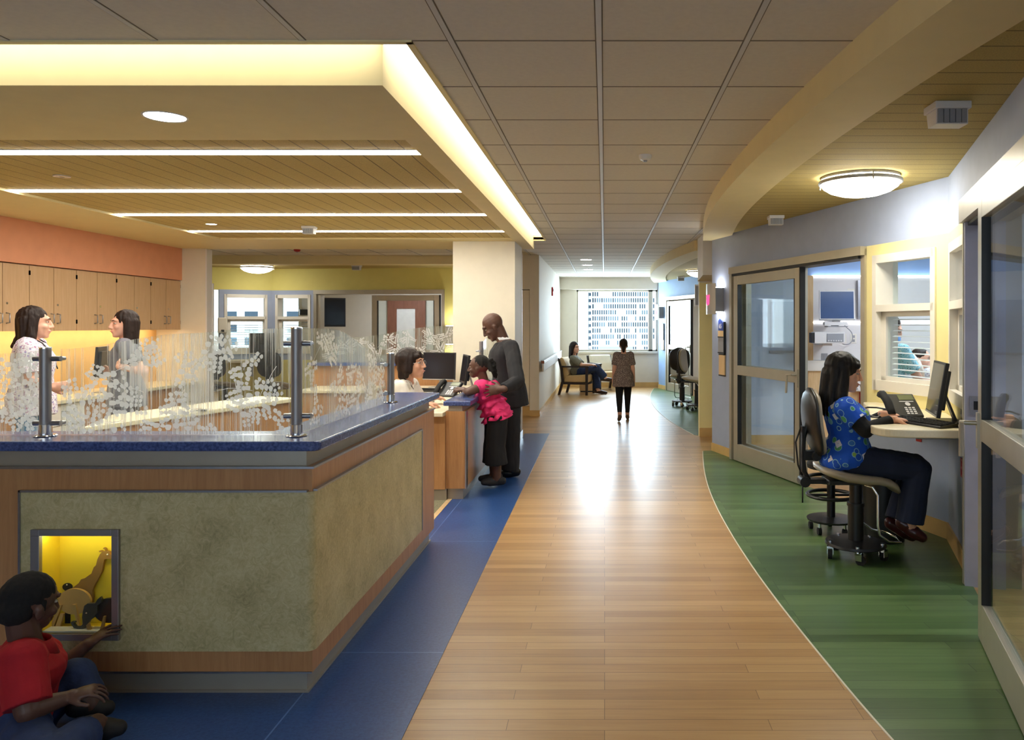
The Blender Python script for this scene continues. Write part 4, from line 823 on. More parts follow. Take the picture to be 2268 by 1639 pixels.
sensor(P(685,508,8.3).x, 8.3, 2.59, 'white sensor between the back linear lights', .8); sensor(P(790,585,13.3).x, 13.3, 2.57, 'white sensor on the ceiling of the yellow green bay', .9); sensor(P(1508,612,16.6).x, 16.6, 2.575, 'small white sensor in the far bay', .9)
def detector(x, y, z, r, m, lab):
    t = thing('smoke_detector', lab, 'detector', (x, y, z)); MB().lathe([(r,0),(r,-.012),(r*.8,-.03),(r*.4,-.036)], n=24).build('housing', M[m], t, local=True, smooth=True, sharp=40); MB().lathe([(r*.35,-.036),(r*.3,-.045)], n=16).build('sensor_cap', M['greyplastic'], t, local=True)
detector(P(1429,344,5.3).x, 5.3, CEIL, .045, 'plastic', 'round white smoke detector on the corridor ceiling tiles'); detector(P(658,553,11.9).x, 11.9, CEIL, .05, 'red', 'small red detector on the ceiling behind the soffit')
q = thing('ceiling_vent', 'small dark round vent in the slatted ceiling', 'vent', (P(137,391,5.5).x, 5.5, SOF+.02)); MB().lathe([(.055,0),(.055,-.006),(.04,-.008)], n=20).build('ring', M['steel'], q, local=True); MB().lathe([(.04,-.0065),(.002,-.009)], n=20).build('grille', M['black'], q, local=True)
q = thing('fire_alarm', 'red fire alarm strobe on the white corridor wall', 'alarm', (-1.094,15.9,2.22)); MB().box((0,-.05,-.09), (.03,.05,.09)).build('housing', M['red'], q, local=True, bevel=.006); MB().box((.03,-.03,.0), (.045,.03,.05)).build('strobe', M['plastic'], q, local=True)
hr = thing('handrail', 'white and steel handrail along the far corridor wall', 'handrail', (-1.06,15.5,.83)); MB().box((-1.05,12.86,.74), (-1.02,18.2,.9)).build('rail', M['plastic'], hr, bevel=.01); MB().box((-1.06,12.84,.9), (-1.01,18.22,.925)).build('grip', M['steel'], hr, bevel=.006)
MB().box((-1.094,13.2,.78), (-1.05,13.26,.88)).box((-1.094,17.6,.78), (-1.05,17.66,.88)).build('bracket', M['steel'], hr); MB().box((-1.062,12.82,.88), (-1.008,12.85,.928)).build('end_cap', M['redwood'], hr)
tc = thing('tall_cabinet', 'tall cream cabinet in the recess before the corridor wall', 'cabinet', (-1.6,12.95,0)); MB().box((-2.38,12.88,.16), (-1.255,13.38,2.11)).build('carcass', M['cream'], tc)
for a, b in ((.17,1.03), (1.04,2.1)): MB().box((-1.98,12.862,a), (-1.262,12.88,b)).build('door', M['cream'], tc)
MB().box((-2.38,12.9,0), (-1.255,13.38,.16)).build('plinth', M['base'], tc)
q = thing('soap_dispenser', 'cream soap dispenser beside the left window of the yellow green bay', 'dispenser', F1 @ Matrix.Translation((u[0]+.06,0,1.5))); MB().box((u[0]-.02,-.1,1.38), (u[0]+.13,0,1.66), F1).build('body', M['white'], q, bevel=.02); MB().box((u[0]+.03,-.105,1.4), (u[0]+.08,-.09,1.44), F1).build('nozzle', M['black'], q)
tv = thing('television', 'black flat television on an arm in the room behind the left bay', 'television', rotz(P(733,690,16.5).x,16.5,1.8,30)); MB().box((-.3,-.03,-.31), (.3,.03,.31)).build('casing', M['black'], tv, local=True, bevel=.006); MB().box((-.28,-.032,-.27), (.28,-.03,.285)).build('screen', M['screen'], tv, local=True); MB().box((-.04,.03,-.05), (.04,.25,.05)).box((-.6,.2,-.06), (.04,.26,.06)).build('wall_arm', M['black'], tv, local=True); MB().tube([(-.2,.05,-.3),(-.25,.1,-.42),(-.32,.1,-.3)], .006, 6).build('cable', M['black'], tv, local=True)
wd = thing('wooden_door', 'red brown wooden door with a pale glass pane seen through the left bay door', 'door', (-4.5,17.45,0)); holes(MB(), -4.93, -4.07, .0, 2.1, 17.42, 17.49, [(-4.72,-4.3,.75,1.9)]).build('panel', M['redwood'], wd); MB().box((-4.72,17.44,.75), (-4.3,17.46,1.9)).build('pane', mat('frosted_pane', (236,228,222), .5), wd); MB().box((-4.12,17.4,.95), (-4.09,17.42,1.1)).build('handle', M['steel'], wd)
# ------------------------------------------------------------------ stools and chairs
def pad(m, cx, halfw, halfh, th, bow, lean, zc, n=20):   # upright rounded cushion, facing +x
    R = []
    for k in range(11):
        t = -1+2*k/10; z = zc+t*halfh; w_ = halfw*(1-abs(t)**3.2)**.5 if abs(t) < 1 else .01; w_ = max(w_, halfw*.18)
        x0 = cx+lean*t*halfh-bow*(1-t*t); ring = []
        for i in range(n):
            a = 2*math.pi*i/n; c_, s_ = math.cos(a), math.sin(a)
            yy = w_*(abs(c_)**.6)*(1 if c_ >= 0 else -1); e_ = th*(abs(s_)**.7)*(1 if s_ >= 0 else -1)*(1-abs(t)**4*.5)
            ring.append(V(x0+e_+.35*yy*yy, yy, z))
        R.append(ring)
    return m.rings(R)
def stool(T, lab, group='saddle stools with backrests'):
    t = thing('saddle_stool', lab, 'stool', T, group); K = M['black']
    MB().lathe([(.19,.085),(.195,.09),(.19,.105),(.07,.118)], n=28).build('base', K, t, local=True, smooth=True, sharp=40)
    MB().cyl((0,0,.115), (0,0,.34), .05, n=20).cyl((0,0,.34), (0,0,.36), .056, n=20).build('column_sleeve', K, t, local=True, smooth=True, sharp=40)
    MB().cyl((0,0,.34), (0,0,.5), .04, n=20).build('column', K, t, local=True, smooth=True, sharp=40)
    for k in range(5):
        a = k*2*math.pi/5+.7; x, y = .17*math.cos(a), .17*math.sin(a); q = Matrix.Translation((x,y,0)) @ Matrix.Rotation(a+1.2, 4, 'Z')
        c_ = MB().cyl((x,y,.06), (x,y,.115), .013, n=10); c_.box((-.012,-.02,.03), (.03,-.016,.075), q).box((-.012,.016,.03), (.03,.02,.075), q).box((-.012,-.02,.066), (.02,.02,.078), q); cc = c_.build('caster', M['chrome'], t, local=True)
        MB().cyl(q @ V(.02,-.013,.03), q @ V(.02,.013,.03), .03, n=18).build('wheel', M['rubber'], cc, local=True, smooth=True, sharp=40)
    s_ = MB(); R = []
    for k, (x, zt, th, hw) in enumerate(((-.25,.585,.012,.10),(-.235,.605,.045,.17),(-.18,.602,.065,.205),(-.1,.585,.072,.215),(0,.572,.072,.21),(.1,.565,.07,.205),(.17,.545,.066,.2),(.215,.515,.06,.185),(.24,.478,.045,.15),(.25,.458,.015,.09))):
        ring = []
        for i in range(20):
            a = 2*math.pi*i/20; c_, q = math.cos(a), math.sin(a); yy = hw*abs(c_)**.6*(1 if c_ >= 0 else -1)
            ring.append(V(x, yy, zt-th/2+th/2*abs(q)**.7*(1 if q >= 0 else -1)+.15*yy*yy))
        R.append(ring)
    s_.rings(R); s_.build('seat', M['leather'], t, local=True, smooth=True)
    MB().box((-.2,-.09,.49), (.14,.09,.52)).box((-.34,-.03,.485), (-.1,.03,.515)).build('seat_plate', K, t, local=True, bevel=.006)
    MB().cyl((-.34,-.045,.5), (-.34,.045,.5), .034, n=16).build('tilt_knob', K, t, local=True, smooth=True, sharp=40)
    MB().tube([(-.3,0,.5),(-.335,0,.56),(-.345,0,.66),(-.34,0,.78),(-.31,0,.9)], .015, 10).box((-.355,-.02,.56), (-.335,.02,.86)).build('back_post', K, t, local=True, smooth=True, sharp=40)
    MB().box((-.34,-.03,.64), (-.24,.03,.7)).cyl((-.27,-.06,.67), (-.27,.06,.67), .03, n=14).build('back_joint', K, t, local=True, smooth=True, sharp=40)
    b = MB(); pad(b, -.25, .185, .215, .028, .035, -.12, .885); b.build('backrest', M['leather'], t, local=True, smooth=True)
    b = MB(); pad(b, -.272, .195, .225, .022, .035, -.12, .885); b.build('back_shell', K, t, local=True, smooth=True)
    MB().tube([(.02,-.12,.5),(.06,-.15,.49),(.09,-.16,.44),(.09,-.16,.25),(.1,-.16,.19),(.16,-.15,.145),(.25,-.12,.13),(.27,0,.13),(.25,.12,.13),(.16,.15,.145),(.1,.16,.19),(.09,.16,.44),(.06,.15,.49),(.02,.12,.5)], .009, 10).build('foot_bar', M['chrome'], t, local=True, smooth=True)
    MB().tube([(-.34,.02,.52),(-.37,.03,.6),(-.385,.03,.75),(-.35,.02,.86)], .006, 8).tube([(-.35,-.01,.5),(-.35,-.01,.4),(-.35,-.01,.36)], .005, 8).build('cable_lever', K, t, local=True, smooth=True)
    return t
SX, SY = 1.645, 5.03
st0 = stool(rotz(SX, SY, 0, 0), 'grey tan saddle stool with a high backrest under the seated nurse')
dup(st0, rotz(1.46,14.45,0,75), 'far bay saddle stool whose black back shell faces the corridor'); dup(st0, rotz(1.66,13.75,0,-28), 'far bay saddle stool with its tan cushion showing, next to the black backed one')
dup(st0, rotz(-6.28,12.7,0,84), 'left saddle stool in front of the yellow green bay'); dup(st0, rotz(-5.45,12.7,0,96), 'right saddle stool in front of the yellow green bay')
dup(st0, rotz(-1.87,7.02,0,4) @ Matrix.Scale(.9, 4), 'saddle stool under the receptionist in the white coat')
rs = thing('rolling_stool', 'low black backless stool with ring footrests behind the nurse', 'stool', (1.67,5.66,0))
MB().lathe([(.17,.085),(.175,.1),(.05,.112)], n=24).build('base', M['black'], rs, local=True); MB().cyl((0,0,.1), (0,0,.46), .03, n=16).build('column', M['black'], rs, local=True, smooth=True, sharp=40); MB().lathe([(.1,.46),(.17,.47),(.175,.5),(.16,.525),(.03,.53)], n=24).build('seat', M['rubber'], rs, local=True, smooth=True, sharp=40)
for z in (.27,.39): MB().tube([(.17*math.cos(a),.17*math.sin(a),z) for a in [k*2*math.pi/20 for k in range(20)]], .014, 8, closed=True).box((-.17,-.01,z-.008), (.17,.01,z+.008)).build('foot_ring', M['black'], rs, local=True, smooth=True, sharp=40)
for k in range(5):
    a = k*1.2566+2.6; x, y = .15*math.cos(a), .15*math.sin(a); c_ = MB().cyl((x,y,.05), (x,y,.1), .011, n=8).build('caster', M['chrome'], rs, local=True); MB().cyl((x-.012,y,.028), (x+.012,y,.028), .028, n=16).build('wheel', M['rubber'], c_, local=True)
q = thing('waste_bin', 'black cylindrical bin in the shade under the cream desk', 'bin', (1.98,5.45,0)); MB().lathe([(.14,.004),(.16,.5),(.155,.505),(.15,.5),(.135,.02)], n=28).build('bin_body', M['black'], q, local=True, smooth=True, sharp=40); MB().lathe([(.165,.49),(.168,.505),(.16,.51)], n=28, caps=False).build('rim', M['rubber'], q, local=True)
uph = mat('tan_upholstery', (206,174,124), .75, var=.05); uph2 = mat('cream_upholstery', (226,218,196), .75, var=.04)
def lounge(T, lab, u_, ub):
    t = thing('lounge_chair', lab, 'armchair', T, 'lounge chairs by the end window'); K = M['darkwood']
    for s in (-1, 1):
        MB().prism([(.27,s*.3-.022,0),(.315,s*.3-.022,0),(.325,s*.3-.022,.62),(.27,s*.3-.022,.62)], (0,.044,0)).build('leg', K, t, local=True)
        MB().prism([(-.36,s*.3-.022,0),(-.31,s*.3-.022,0),(-.22,s*.3-.022,.3),(-.25,s*.3-.022,.55),(-.33,s*.3-.022,.80),(-.365,s*.3-.022,.80),(-.30,s*.3-.022,.55),(-.275,s*.3-.022,.3)], (0,.044,0)).build('leg', K, t, local=True)
        MB().box((-.29,s*.3-.03,.6), (.34,s*.3+.03,.635)).build('armrest', K, t, local=True, bevel=.008)
    MB().box((-.27,-.29,.23), (.3,.29,.275)).build('seat_frame', K, t, local=True)
    MB().prism([(-.24,-.27,.275),(.31,-.27,.275),(.32,-.27,.42),(.27,-.27,.445),(-.2,-.27,.42)], (0,.54,0)).build('seat', u_, t, local=True, bevel=.02)
    MB().prism([(-.24,-.27,.3),(-.12,-.27,.44),(-.17,-.27,.62),(-.25,-.27,.8),(-.3,-.27,.82),(-.34,-.27,.78),(-.28,-.27,.55)], (0,.54,0)).build('backrest', ub, t, local=True, bevel=.02)
    return t
lounge(rotz(-.6,17.0,0,-14), 'tan lounge chair with dark wood frame under the seated woman by the window', uph, uph); lounge(rotz(.02,18.2,0,-62), 'cream backed lounge chair with dark arms below the end window', uph, uph2)
q = thing('side_table', 'small pale wood side table between the two lounge chairs', 'table', (-.40,17.62,0)); MB().box((-.17,-.17,.03), (.17,.17,.53)).build('body', M['lightwood'], q, local=True); MB().box((-.2,-.2,.53), (.2,.2,.555)).build('table_top', M['worktop'], q, local=True, bevel=.004); MB().box((-.15,-.15,0), (.15,.15,.03)).build('plinth', M['black'], q, local=True)
# ------------------------------------------------------------------ patient room behind the near door
hw = thing('headwall', 'white medical headwall panel above wood in the patient room', 'headwall', (3.5,9.75,1)); MB().box((2.64,9.74,1.08), (5.0,9.8,2.145)).build('panel', M['plastic'], hw); MB().box((2.58,9.73,.1), (5.0,9.8,.94)).build('wood_base', M['lightwood'], hw); MB().box((2.55,9.73,.94), (2.645,9.8,2.15)).build('wood_post', M['lightwood'], hw)
MB().box((2.56,9.7,.94), (5.0,9.8,1.075)).build('bumper_rail', M['trimwhite'], hw, bevel=.01)
for z in (2.145, 1.557): MB().box((2.645,9.725,z-.008), (5.0,9.8,z+.008)).build('glowing_rail', emis('headwall_rail_glow_%d' % int(z*10), (.95,.97,1), 3), hw)  # white headwall rails, brightened by a glow put into their material
MB().box((3.2,9.69,1.6), (3.28,9.74,2.09)).build('equipment_rail', M['steel'], hw)
FH = frame((0,9.74), (1,9.74))
for px, py, lab, c_, s in ((1867,750,'white outlet left of the grey cable','trimwhite',1), (1890,750,'white outlet right of the grey cable','trimwhite',1), (1912,750,'blank white plate at the edge of the door opening','trimwhite',1), (1912,793,'lower white outlet near the head of the nurse','trimwhite',1), (1826,793,'small grey wall box left of the head of the nurse','greyplastic',1), (1885,652,'white switch plate beside the patient monitor','trimwhite',1.2), (1886,674,'small red marked plate beside the patient monitor','red',.7)):
    p = P(px, py, 9.74); outlet(FH, p.x, p.z, lab, c_, .04*s, .06*s, 0, 'outlet')
pm = monitor(rotz(2.80,9.25,1.5,-4), 'white patient monitor with a blue grey screen on the headwall', .42, .36, -3, .26, None, 'bluescreen', 'greyplastic', 'plastic')
MB().box((-.05,.03,.05), (.05,.49,.12)).box((-.15,-.03,.02), (.12,.08,.06)).build('wall_arm', M['plastic'], pm, local=True)
dr = thing('monitor_module', 'white equipment module rack under the patient monitor', 'equipment', P(1838,748,9.3)); MB().box((-.2,-.05,-.07), (.17,.1,.07)).box((-.06,.1,-.1), (.06,.44,-.06)).build('rack', M['plastic'], dr, local=True, bevel=.005); MB().box((-.05,-.056,-.05), (.15,-.05,.05)).build('slot', M['greyplastic'], dr, local=True); MB().box((-.24,-.06,-.06), (-.2,.04,.06)).build('side_unit', M['black'], dr, local=True)
for k in range(6): MB().cyl((-.03+k*.03,-.06,-.035), (-.03+k*.03,-.052,-.035), .008, n=10).build('port', M['plastic'], dr, local=True)
q = thing('cable', 'looping grey cable hanging under the patient monitor', 'cable', P(1872,714,9.6)); MB().tube(spline([P(a,b,9.66) for a,b in ((1868,712),(1872,722),(1886,736),(1888,752),(1880,762),(1868,762),(1860,754))], 5), .006, 8).build('cord', M['greyplastic'], q, smooth=True)
q = thing('suction_unit', 'pale control unit on the wood panel in front of the face of the nurse', 'equipment', P(1907,853,9.7)); MB().box((-.1,-.05,-.075), (.1,.03,.075)).build('housing', M['plastic'], q, local=True, bevel=.008); MB().cyl((0,-.06,0),(0,-.05,0),.03,n=16).cyl((.07,-.06,.03),(.07,-.05,.03),.013,n=10).cyl((.07,-.06,-.03),(.07,-.05,-.03),.013,n=10).cyl((-.07,-.06,-.04),(-.07,-.05,-.04),.014,n=10).build('dials', M['greyplastic'], q, local=True)
q = thing('sharps_box', 'red box on the wood panel under the pale control unit', 'box', P(1912,884,9.72)); MB().box((-.05,-.06,-.09), (.05,.01,.09)).build('box_body', M['red'], q, local=True, bevel=.005); MB().box((-.03,-.065,.03), (.03,-.06,.06)).build('flap', M['plastic'], q, local=True)
q = thing('wall_board', 'pale grey board on the patient room wall behind the sliding door', 'board', (2.3,9.79,1.5)); MB().box((2.12,9.77,1.2), (2.46,9.8,1.82)).build('board_face', M['bluegrey'], q); MB().box((2.1,9.765,1.17), (2.48,9.8,1.2)).build('tray', M['greyplastic'], q)
struct(MB().box((1.46,9.785,0), (2.56,9.8,.12)).build('baseboard_room', M['base']))
bed = thing('hospital_bed', 'hospital bed with white sheets behind the bay window', 'bed', (3.35,7.6,0)); MB().box((2.85,7.1,.5), (4.6,8.1,.62)).build('bed_frame', M['plastic'], bed, bevel=.01); MB().box((2.88,7.12,.62), (4.58,8.08,.78)).build('mattress', M['white'], bed, bevel=.03); MB().prism([(2.86,7.2,.78),(3.1,7.2,.78),(2.86,7.2,1.25),(2.8,7.2,1.25)], (0,.8,0)).build('raised_back', M['plastic'], bed, bevel=.02)
for x in (2.98,4.45):
    for y in (7.2,8.0): MB().cyl((x,y,.0), (x,y,.5), .03, n=12).build('leg', M['greyplastic'], bed)
# nearest room seen through the right hand door: low cabinet and dispenser
q = thing('wash_basin', 'white wash basin on the wall of the nearest patient room', 'basin', (3.3,5.05,.8)); MB().lathe([(.2,.0),(.24,.06),(.24,.1),(.2,.1),(.12,.03)], n=24).build('bowl', M['plastic'], q, local=True, smooth=True, sharp=40); MB().tube([(0,.18,.1),(0,.18,.3),(0,.06,.32),(0,.04,.27)], .012, 8).build('tap', M['chrome'], q, local=True); MB().box((-.2,.1,-.1),(.2,.2,.02)).build('bracket', M['plastic'], q, local=True)
# ------------------------------------------------------------------ buildings outside
bw = mat('facade_white', (226,226,222), .8, var=.03); bg = [mat('facade_glass_dark', (34,50,62), .35, var=.2), mat('facade_glass_mid', (78,96,108), .4, var=.15), mat('facade_blind', (168,172,172), .7, var=.05)]
def tower(name, lab, Yb, x0, x1, z0, z1, cols, rows, cw, ch, depth=14):
    t = thing(name, lab, 'building', ((x0+x1)/2, Yb, z0)); rr = random.Random(5)
    MB().box((x0,Yb,z0), (x1,Yb+depth,z1)).build('facade', bw, t)
    stuff = [MB(), MB(), MB()]; px_, pz_ = (x1-x0)/cols, (z1-z0)/rows; n_ = 0
    for j in range(rows):
        run = 0
        for i in range(cols):
            k = rr.choices((0,1,2), (.42,.28,.3))[0] if rr.random() < .55 else run; run = k
            cx0 = x0+px_*(i+.5); cz0 = z0+pz_*(j+.5); a = (cx0-px_*cw/2, Yb-.02*px_, cz0-pz_*ch/2); b = (cx0+px_*cw/2, Yb+.2, cz0+pz_*ch/2)
            if n_ < 96: MB().box(a, b).build('window', bg[k], t); n_ += 1
            else: stuff[k].box(a, b)
    for k in range(3):
        if stuff[k].v: stuff[k].build('window_field', bg[k], t)['kind'] = 'stuff'
    return t
q = P(1310,642,380), P(1475,642,380)
tower('office_tower', 'white office tower with a grid of dark windows outside the corridor end window', 380, P(1311,0,380).x, P(1475,0,380).x, P(0,806,380).z, P(0,618,380).z, 33, 14, .62, .72)
lt = thing('office_block', 'bright white block with stacked dark balconies left of the office tower', 'building', P(1290,720,376)); MB().box((P(1240,0,375).x,375,P(0,820,375).z), (P(1303,0,375).x,395,P(0,600,375).z)).build('facade', bw, lt)
for k in range(10):
    a = P(1301.5,648+13.9*k,374); b = P(1309,655+13.9*k,374); MB().box((a.x,376,b.z), (b.x,379.5,a.z)).build('balcony', bg[0], lt)
q = thing('rooftop_unit', 'ribbed grey rooftop unit at the bottom of the end window view', 'rooftop unit', P(1362,778,200)); a = P(1326,768,200); b = P(1402,790,200); MB().box((a.x,200,b.z), (b.x,206,a.z)).build('casing', M['greyplastic'], q); rb = MB()
for k in range(24): x = a.x+(b.x-a.x)*(k+.3)/24; rb.box((x,199.9,b.z), (x+.15,200,a.z-.15))
rb.build('ribs', M['silver'], q)
tower('white_apartment_block', 'white block with wide blue windows outside the left bay', 220, P(440,0,220).x, P(720,0,220).x, P(0,800,220).z, P(0,625,220).z, 6, 6, .62, .55)
# ------------------------------------------------------------------ people
SK = {'dark': mat('skin_dark', (90,60,47), .5, var=.04), 'fair': mat('skin_fair', (224,172,148), .5, var=.03), 'light': mat('skin_light', (218,164,136), .5, var=.03)}
HAIR = {'black': mat('hair_black', (22,18,18), .5, spec=.25, var=.25, scale=60), 'brown': mat('hair_brown', (36,23,19), .52, spec=.25, var=.25, scale=60), 'curl': mat('hair_tight_curls', (20,17,16), .9, var=.3, scale=90)}
eyew = mat('eye_white', (190,182,174), .35); eyed = mat('eye_iris', (40,28,22), .2); lipm = mat('lip_rose', (206,132,120), .45); browm = mat('eyebrow', (34,24,20), .8)
BAKE = []
def bake(mb, name, m, parent, T, vox=.007, sm=4, fold=0, fs=14, strand=0, kids=None):
    me = bpy.data.meshes.new(name); inv = T.inverted(); me.from_pydata([tuple(inv @ q) for q in mb.v], [], mb.f)
    bm = bmesh.new(); bm.from_mesh(me); bmesh.ops.recalc_face_normals(bm, faces=bm.faces); bm.to_mesh(me); bm.free()
    o = bpy.data.objects.new(name, me); C.objects.link(o); o.data.materials.append(m)
    if parent is not None: o.parent = parent
    else: o.matrix_world = T
    WM[o.name] = T.copy()
    r = o.modifiers.new('r', 'REMESH'); r.mode = 'VOXEL'; r.voxel_size = vox; r.use_smooth_shade = True
    s = o.modifiers.new('s', 'SMOOTH'); s.iterations = sm; s.factor = .5
    BAKE.append((o, m, fold, fs, strand)); return o
def bake_all():
    dg = bpy.context.evaluated_depsgraph_get(); dg.update()
    for o, m, fold, fs, strand in BAKE:
        me = bpy.data.meshes.new_from_object(o.evaluated_get(dg)); old = o.data; nm = old.name; o.modifiers.clear(); o.data = me; bpy.data.meshes.remove(old); me.name = nm
        me.materials.clear(); me.materials.append(m)
        if fold or strand:
            nr = [v.normal.copy() for v in me.vertices]
            for v, q in zip(me.vertices, nr):
                c_ = v.co
                if fold: v.co = c_ + q*fold*(noise.noise(V(c_.x*fs, c_.y*fs, c_.z*fs*.55))+.5*noise.noise(V(c_.x*fs*2.1+7, c_.y*fs*2.1, c_.z*fs*1.3)))
                else: v.co = c_ + q*strand*(noise.noise(V(c_.x*55, c_.y*55, c_.z*5))+.4*noise.noise(V(c_.x*130, c_.y*130, c_.z*9)))
        for p in me.polygons: p.use_smooth = True
        me.update()
def basis(up, right):
    up = up.normalized(); right = (right-up*right.dot(up)).normalized(); fwd = up.cross(right)
    return right, fwd, up
def m4(r, f, u, o): return Matrix(((r.x,f.x,u.x,o.x),(r.y,f.y,u.y,o.y),(r.z,f.z,u.z,o.z),(0,0,0,1)))
FEM = [(-.14,.10,.085,0),(-.04,.155,.115,-.01),(.08,.165,.12,-.012),(.22,.15,.108,-.004),(.4,.125,.09,.004),(.6,.142,.108,.012),(.74,.152,.108,.008),(.86,.145,.085,-.004),(.95,.085,.065,-.01),(1.0,.055,.055,-.005)]
MAL = [(-.14,.10,.09,0),(-.04,.145,.115,-.01),(.08,.155,.118,-.008),(.25,.15,.108,0),(.42,.15,.105,.004),(.62,.172,.118,.01),(.76,.18,.115,.006),(.87,.165,.09,-.006),(.95,.095,.07,-.012),(1.0,.06,.06,-.008)]
class Person:
    def __init__(s, label, J, face, sc=1.0, fem=True, skin='fair', vox=.007, up=None, group=None, kid=0):
        s.kid = kid
        s.J = {k: Vector(v) for k, v in J.items()}; J = s.J; s.sc = sc; s.fem = fem; s.vox = vox; s.skin = SK[skin]
        s.r, s.f, s.u = basis(J['neck']-J['pel'], J['shR']-J['shL']); s.L = (J['neck']-J['pel']).length; s.label = label; s.group = group
        face = Vector(face).normalized(); up = Vector(up) if up else V(0,0,1); rt = face.cross(up).normalized(); hu = rt.cross(face)
        s.H = m4(rt, face, hu, J['head']) @ Matrix.Scale(sc, 4); s.b = MB(); s.T = Matrix.Translation((J['pel'].x, J['pel'].y, 0))
    def torso(s, mb, t0, t1, inf=0, prof=None, n=22, flare=0):
        pr = prof or (FEM if s.fem else MAL); k = s.sc; R = []; L = s.L
        def at(t):
            for a, b in zip(pr, pr[1:]):
                if t <= b[0]: q = max(0, (t-a[0])/(b[0]-a[0])); return [a[i]+(b[i]-a[i])*q for i in range(1, 4)]
            return list(pr[-1][1:])
        N = 16
        for j in range(N+1):
            t = t0+(t1-t0)*j/N; w_, d, o = at(max(t, -.04) if t0 < -.14 else t); g = flare*max(0, (.3-t))
            c_ = s.J['pel']+s.u*(t*L)+s.f*o*k
            if 'bend' in s.J: c_ = c_ + s.J['bend']*(4*t*(1-t))
            R.append([c_ + s.r*((w_*k+inf+g)*math.cos(a)) + s.f*((d*k+inf+g)*math.sin(a)) for a in [2*math.pi*i/n for i in range(n)]])
        mb.rings(R); return s
    def arm(s, mb, side, a0, a1, inf=0, flat=False):
        J, k = s.J, s.sc; sh, el, wr = J['sh'+side], J['el'+side], J['wr'+side]
        sr = [.056,.046,.038,.027] if not s.fem else [.05,.041,.034,.024]
        mb.ell(sh, sr[0]*k+inf); mb.cap(J['pel']+s.u*(s.L*.84), sh, .06*k+inf*.6, sr[0]*k*.95+inf)
        e = min(a1, 1.0); p = sh.lerp(el, e); (mb.cyl if flat and a1 <= 1 else mb.cap)(sh, p, sr[0]*k*.95+inf, sr[1]*k+inf*1.3)
        if a1 > 1: (mb.cyl if flat else mb.cap)(el, el.lerp(wr, a1-1), sr[1]*k*.95+inf, sr[3]*k+inf+.0*(a1-1)); mb.ell(el, sr[1]*k*.97+inf)
    def leg(s, mb, side, a1, inf=0, rad=None, flat=False):
        J, k = s.J, s.sc; h, kn, an = J['hip'+side], J['kn'+side], J['an'+side]; r = rad or [.088,.058,.04]
        mb.cap(h, kn, r[0]*k+inf, r[1]*k+inf)
        if a1 > 1: (mb.cyl if flat else mb.cap)(kn, kn.lerp(an, a1-1), r[1]*k+inf, r[2]*k+inf); mb.ell(kn, r[1]*k+inf)
    def hand(s, side, d, n, curl=.25, thumb=1, size=1.0, spread=.12):
        k = s.sc*size*(.92 if s.fem else 1.0); w = s.J['wr'+side]; x = Vector(d).normalized(); n = Vector(n); n = (n-x*n.dot(x)).normalized(); y = n.cross(x)
        mb = s.b; R = m4(x, y, n, V(0,0,0)); mb.cap(w-x*.02*k, w+x*.02*k, .025*k, .028*k)
        mb.ell(w+x*.05*k, (.056*k,.041*k,.017*k), R); mb.ell(w+x*.075*k, (.03*k,.042*k,.014*k), R)
        for i, (off, ln) in enumerate(((-.032,.06),(-.0108,.074),(.0108,.08),(.032,.07))):
            i_ = i if thumb > 0 else 3-i; ang = spread*(off/.032); dd = (x*math.cos(ang)+y*math.sin(ang)); p = w+x*.085*k+y*off*k; ln = (.06,.074,.08,.07)[i_]; a = curl*.6
            for j, f_ in enumerate((.45,.32,.23)):
                a += curl*(1, 1.25, .9)[j]; q = p+(dd*math.cos(a)+n*math.sin(a))*ln*f_*k; mb.cap(p, q, (.0088-.0009*j)*k, (.008-.0009*j)*k, 8); p = q
        p = w+x*.02*k+y*thumb*.026*k; d1 = (x*.72+y*thumb*.62+n*.32).normalized(); q = p+d1*.045*k; mb.cap(p, q, .0135*k, .011*k, 8); d2 = (x*.9+y*thumb*.3+n*.35).normalized(); mb.cap(q, q+d2*.033*k, .0105*k, .0082*k, 8)
    def head(s):
        mb, H = s.b, s.H; k = s.sc; kid = s.kid
        def E(c_, r, rot=None):
            Mx = H.to_3x3().to_4x4(); mb.ell(H @ Vector(c_), r, Mx @ rot if rot else Mx)
        def Cp(a, b, r0, r1): mb.cap(H @ Vector(a), H @ Vector(b), r0*k, r1*k, 10)
        E((0,-.012,.03), (.078,.098,.09) if kid else (.074,.092,.088)); E((0,.022,-.03+.01*kid), (.060,.064,.086-.012*kid)); E((0,.05,-.088+.014*kid), (.036,.032,.03)); E((0,.066-.004*kid,-.103+.018*kid), (.017,.016,.014))
        E((0,.072,.028), (.055,.02,.017)); Cp((0,.088,.012), (0,.106,-.032), .0085, .0115); E((.0115,.094,-.037), (.0085,.01,.0075)); E((-.0115,.094,-.037), (.0085,.01,.0075))
        E((0,.084,-.061), (.024,.011,.0065)); E((0,.082,-.074), (.02,.011,.007)); E((.036,.06,-.03), (.024,.022,.022)); E((-.036,.06,-.03), (.024,.022,.022))
        for q in (-1, 1): E((q*.074,-.008,-.018), (.0085,.019,.031)); E((q*.077,-.012,-.006), (.01,.014,.014))
        Cp((0,-.03,-.045), tuple(H.inverted() @ (s.J['neck']-s.u*.02*k)), .053 if not s.fem else .047, .058 if not s.fem else .05)
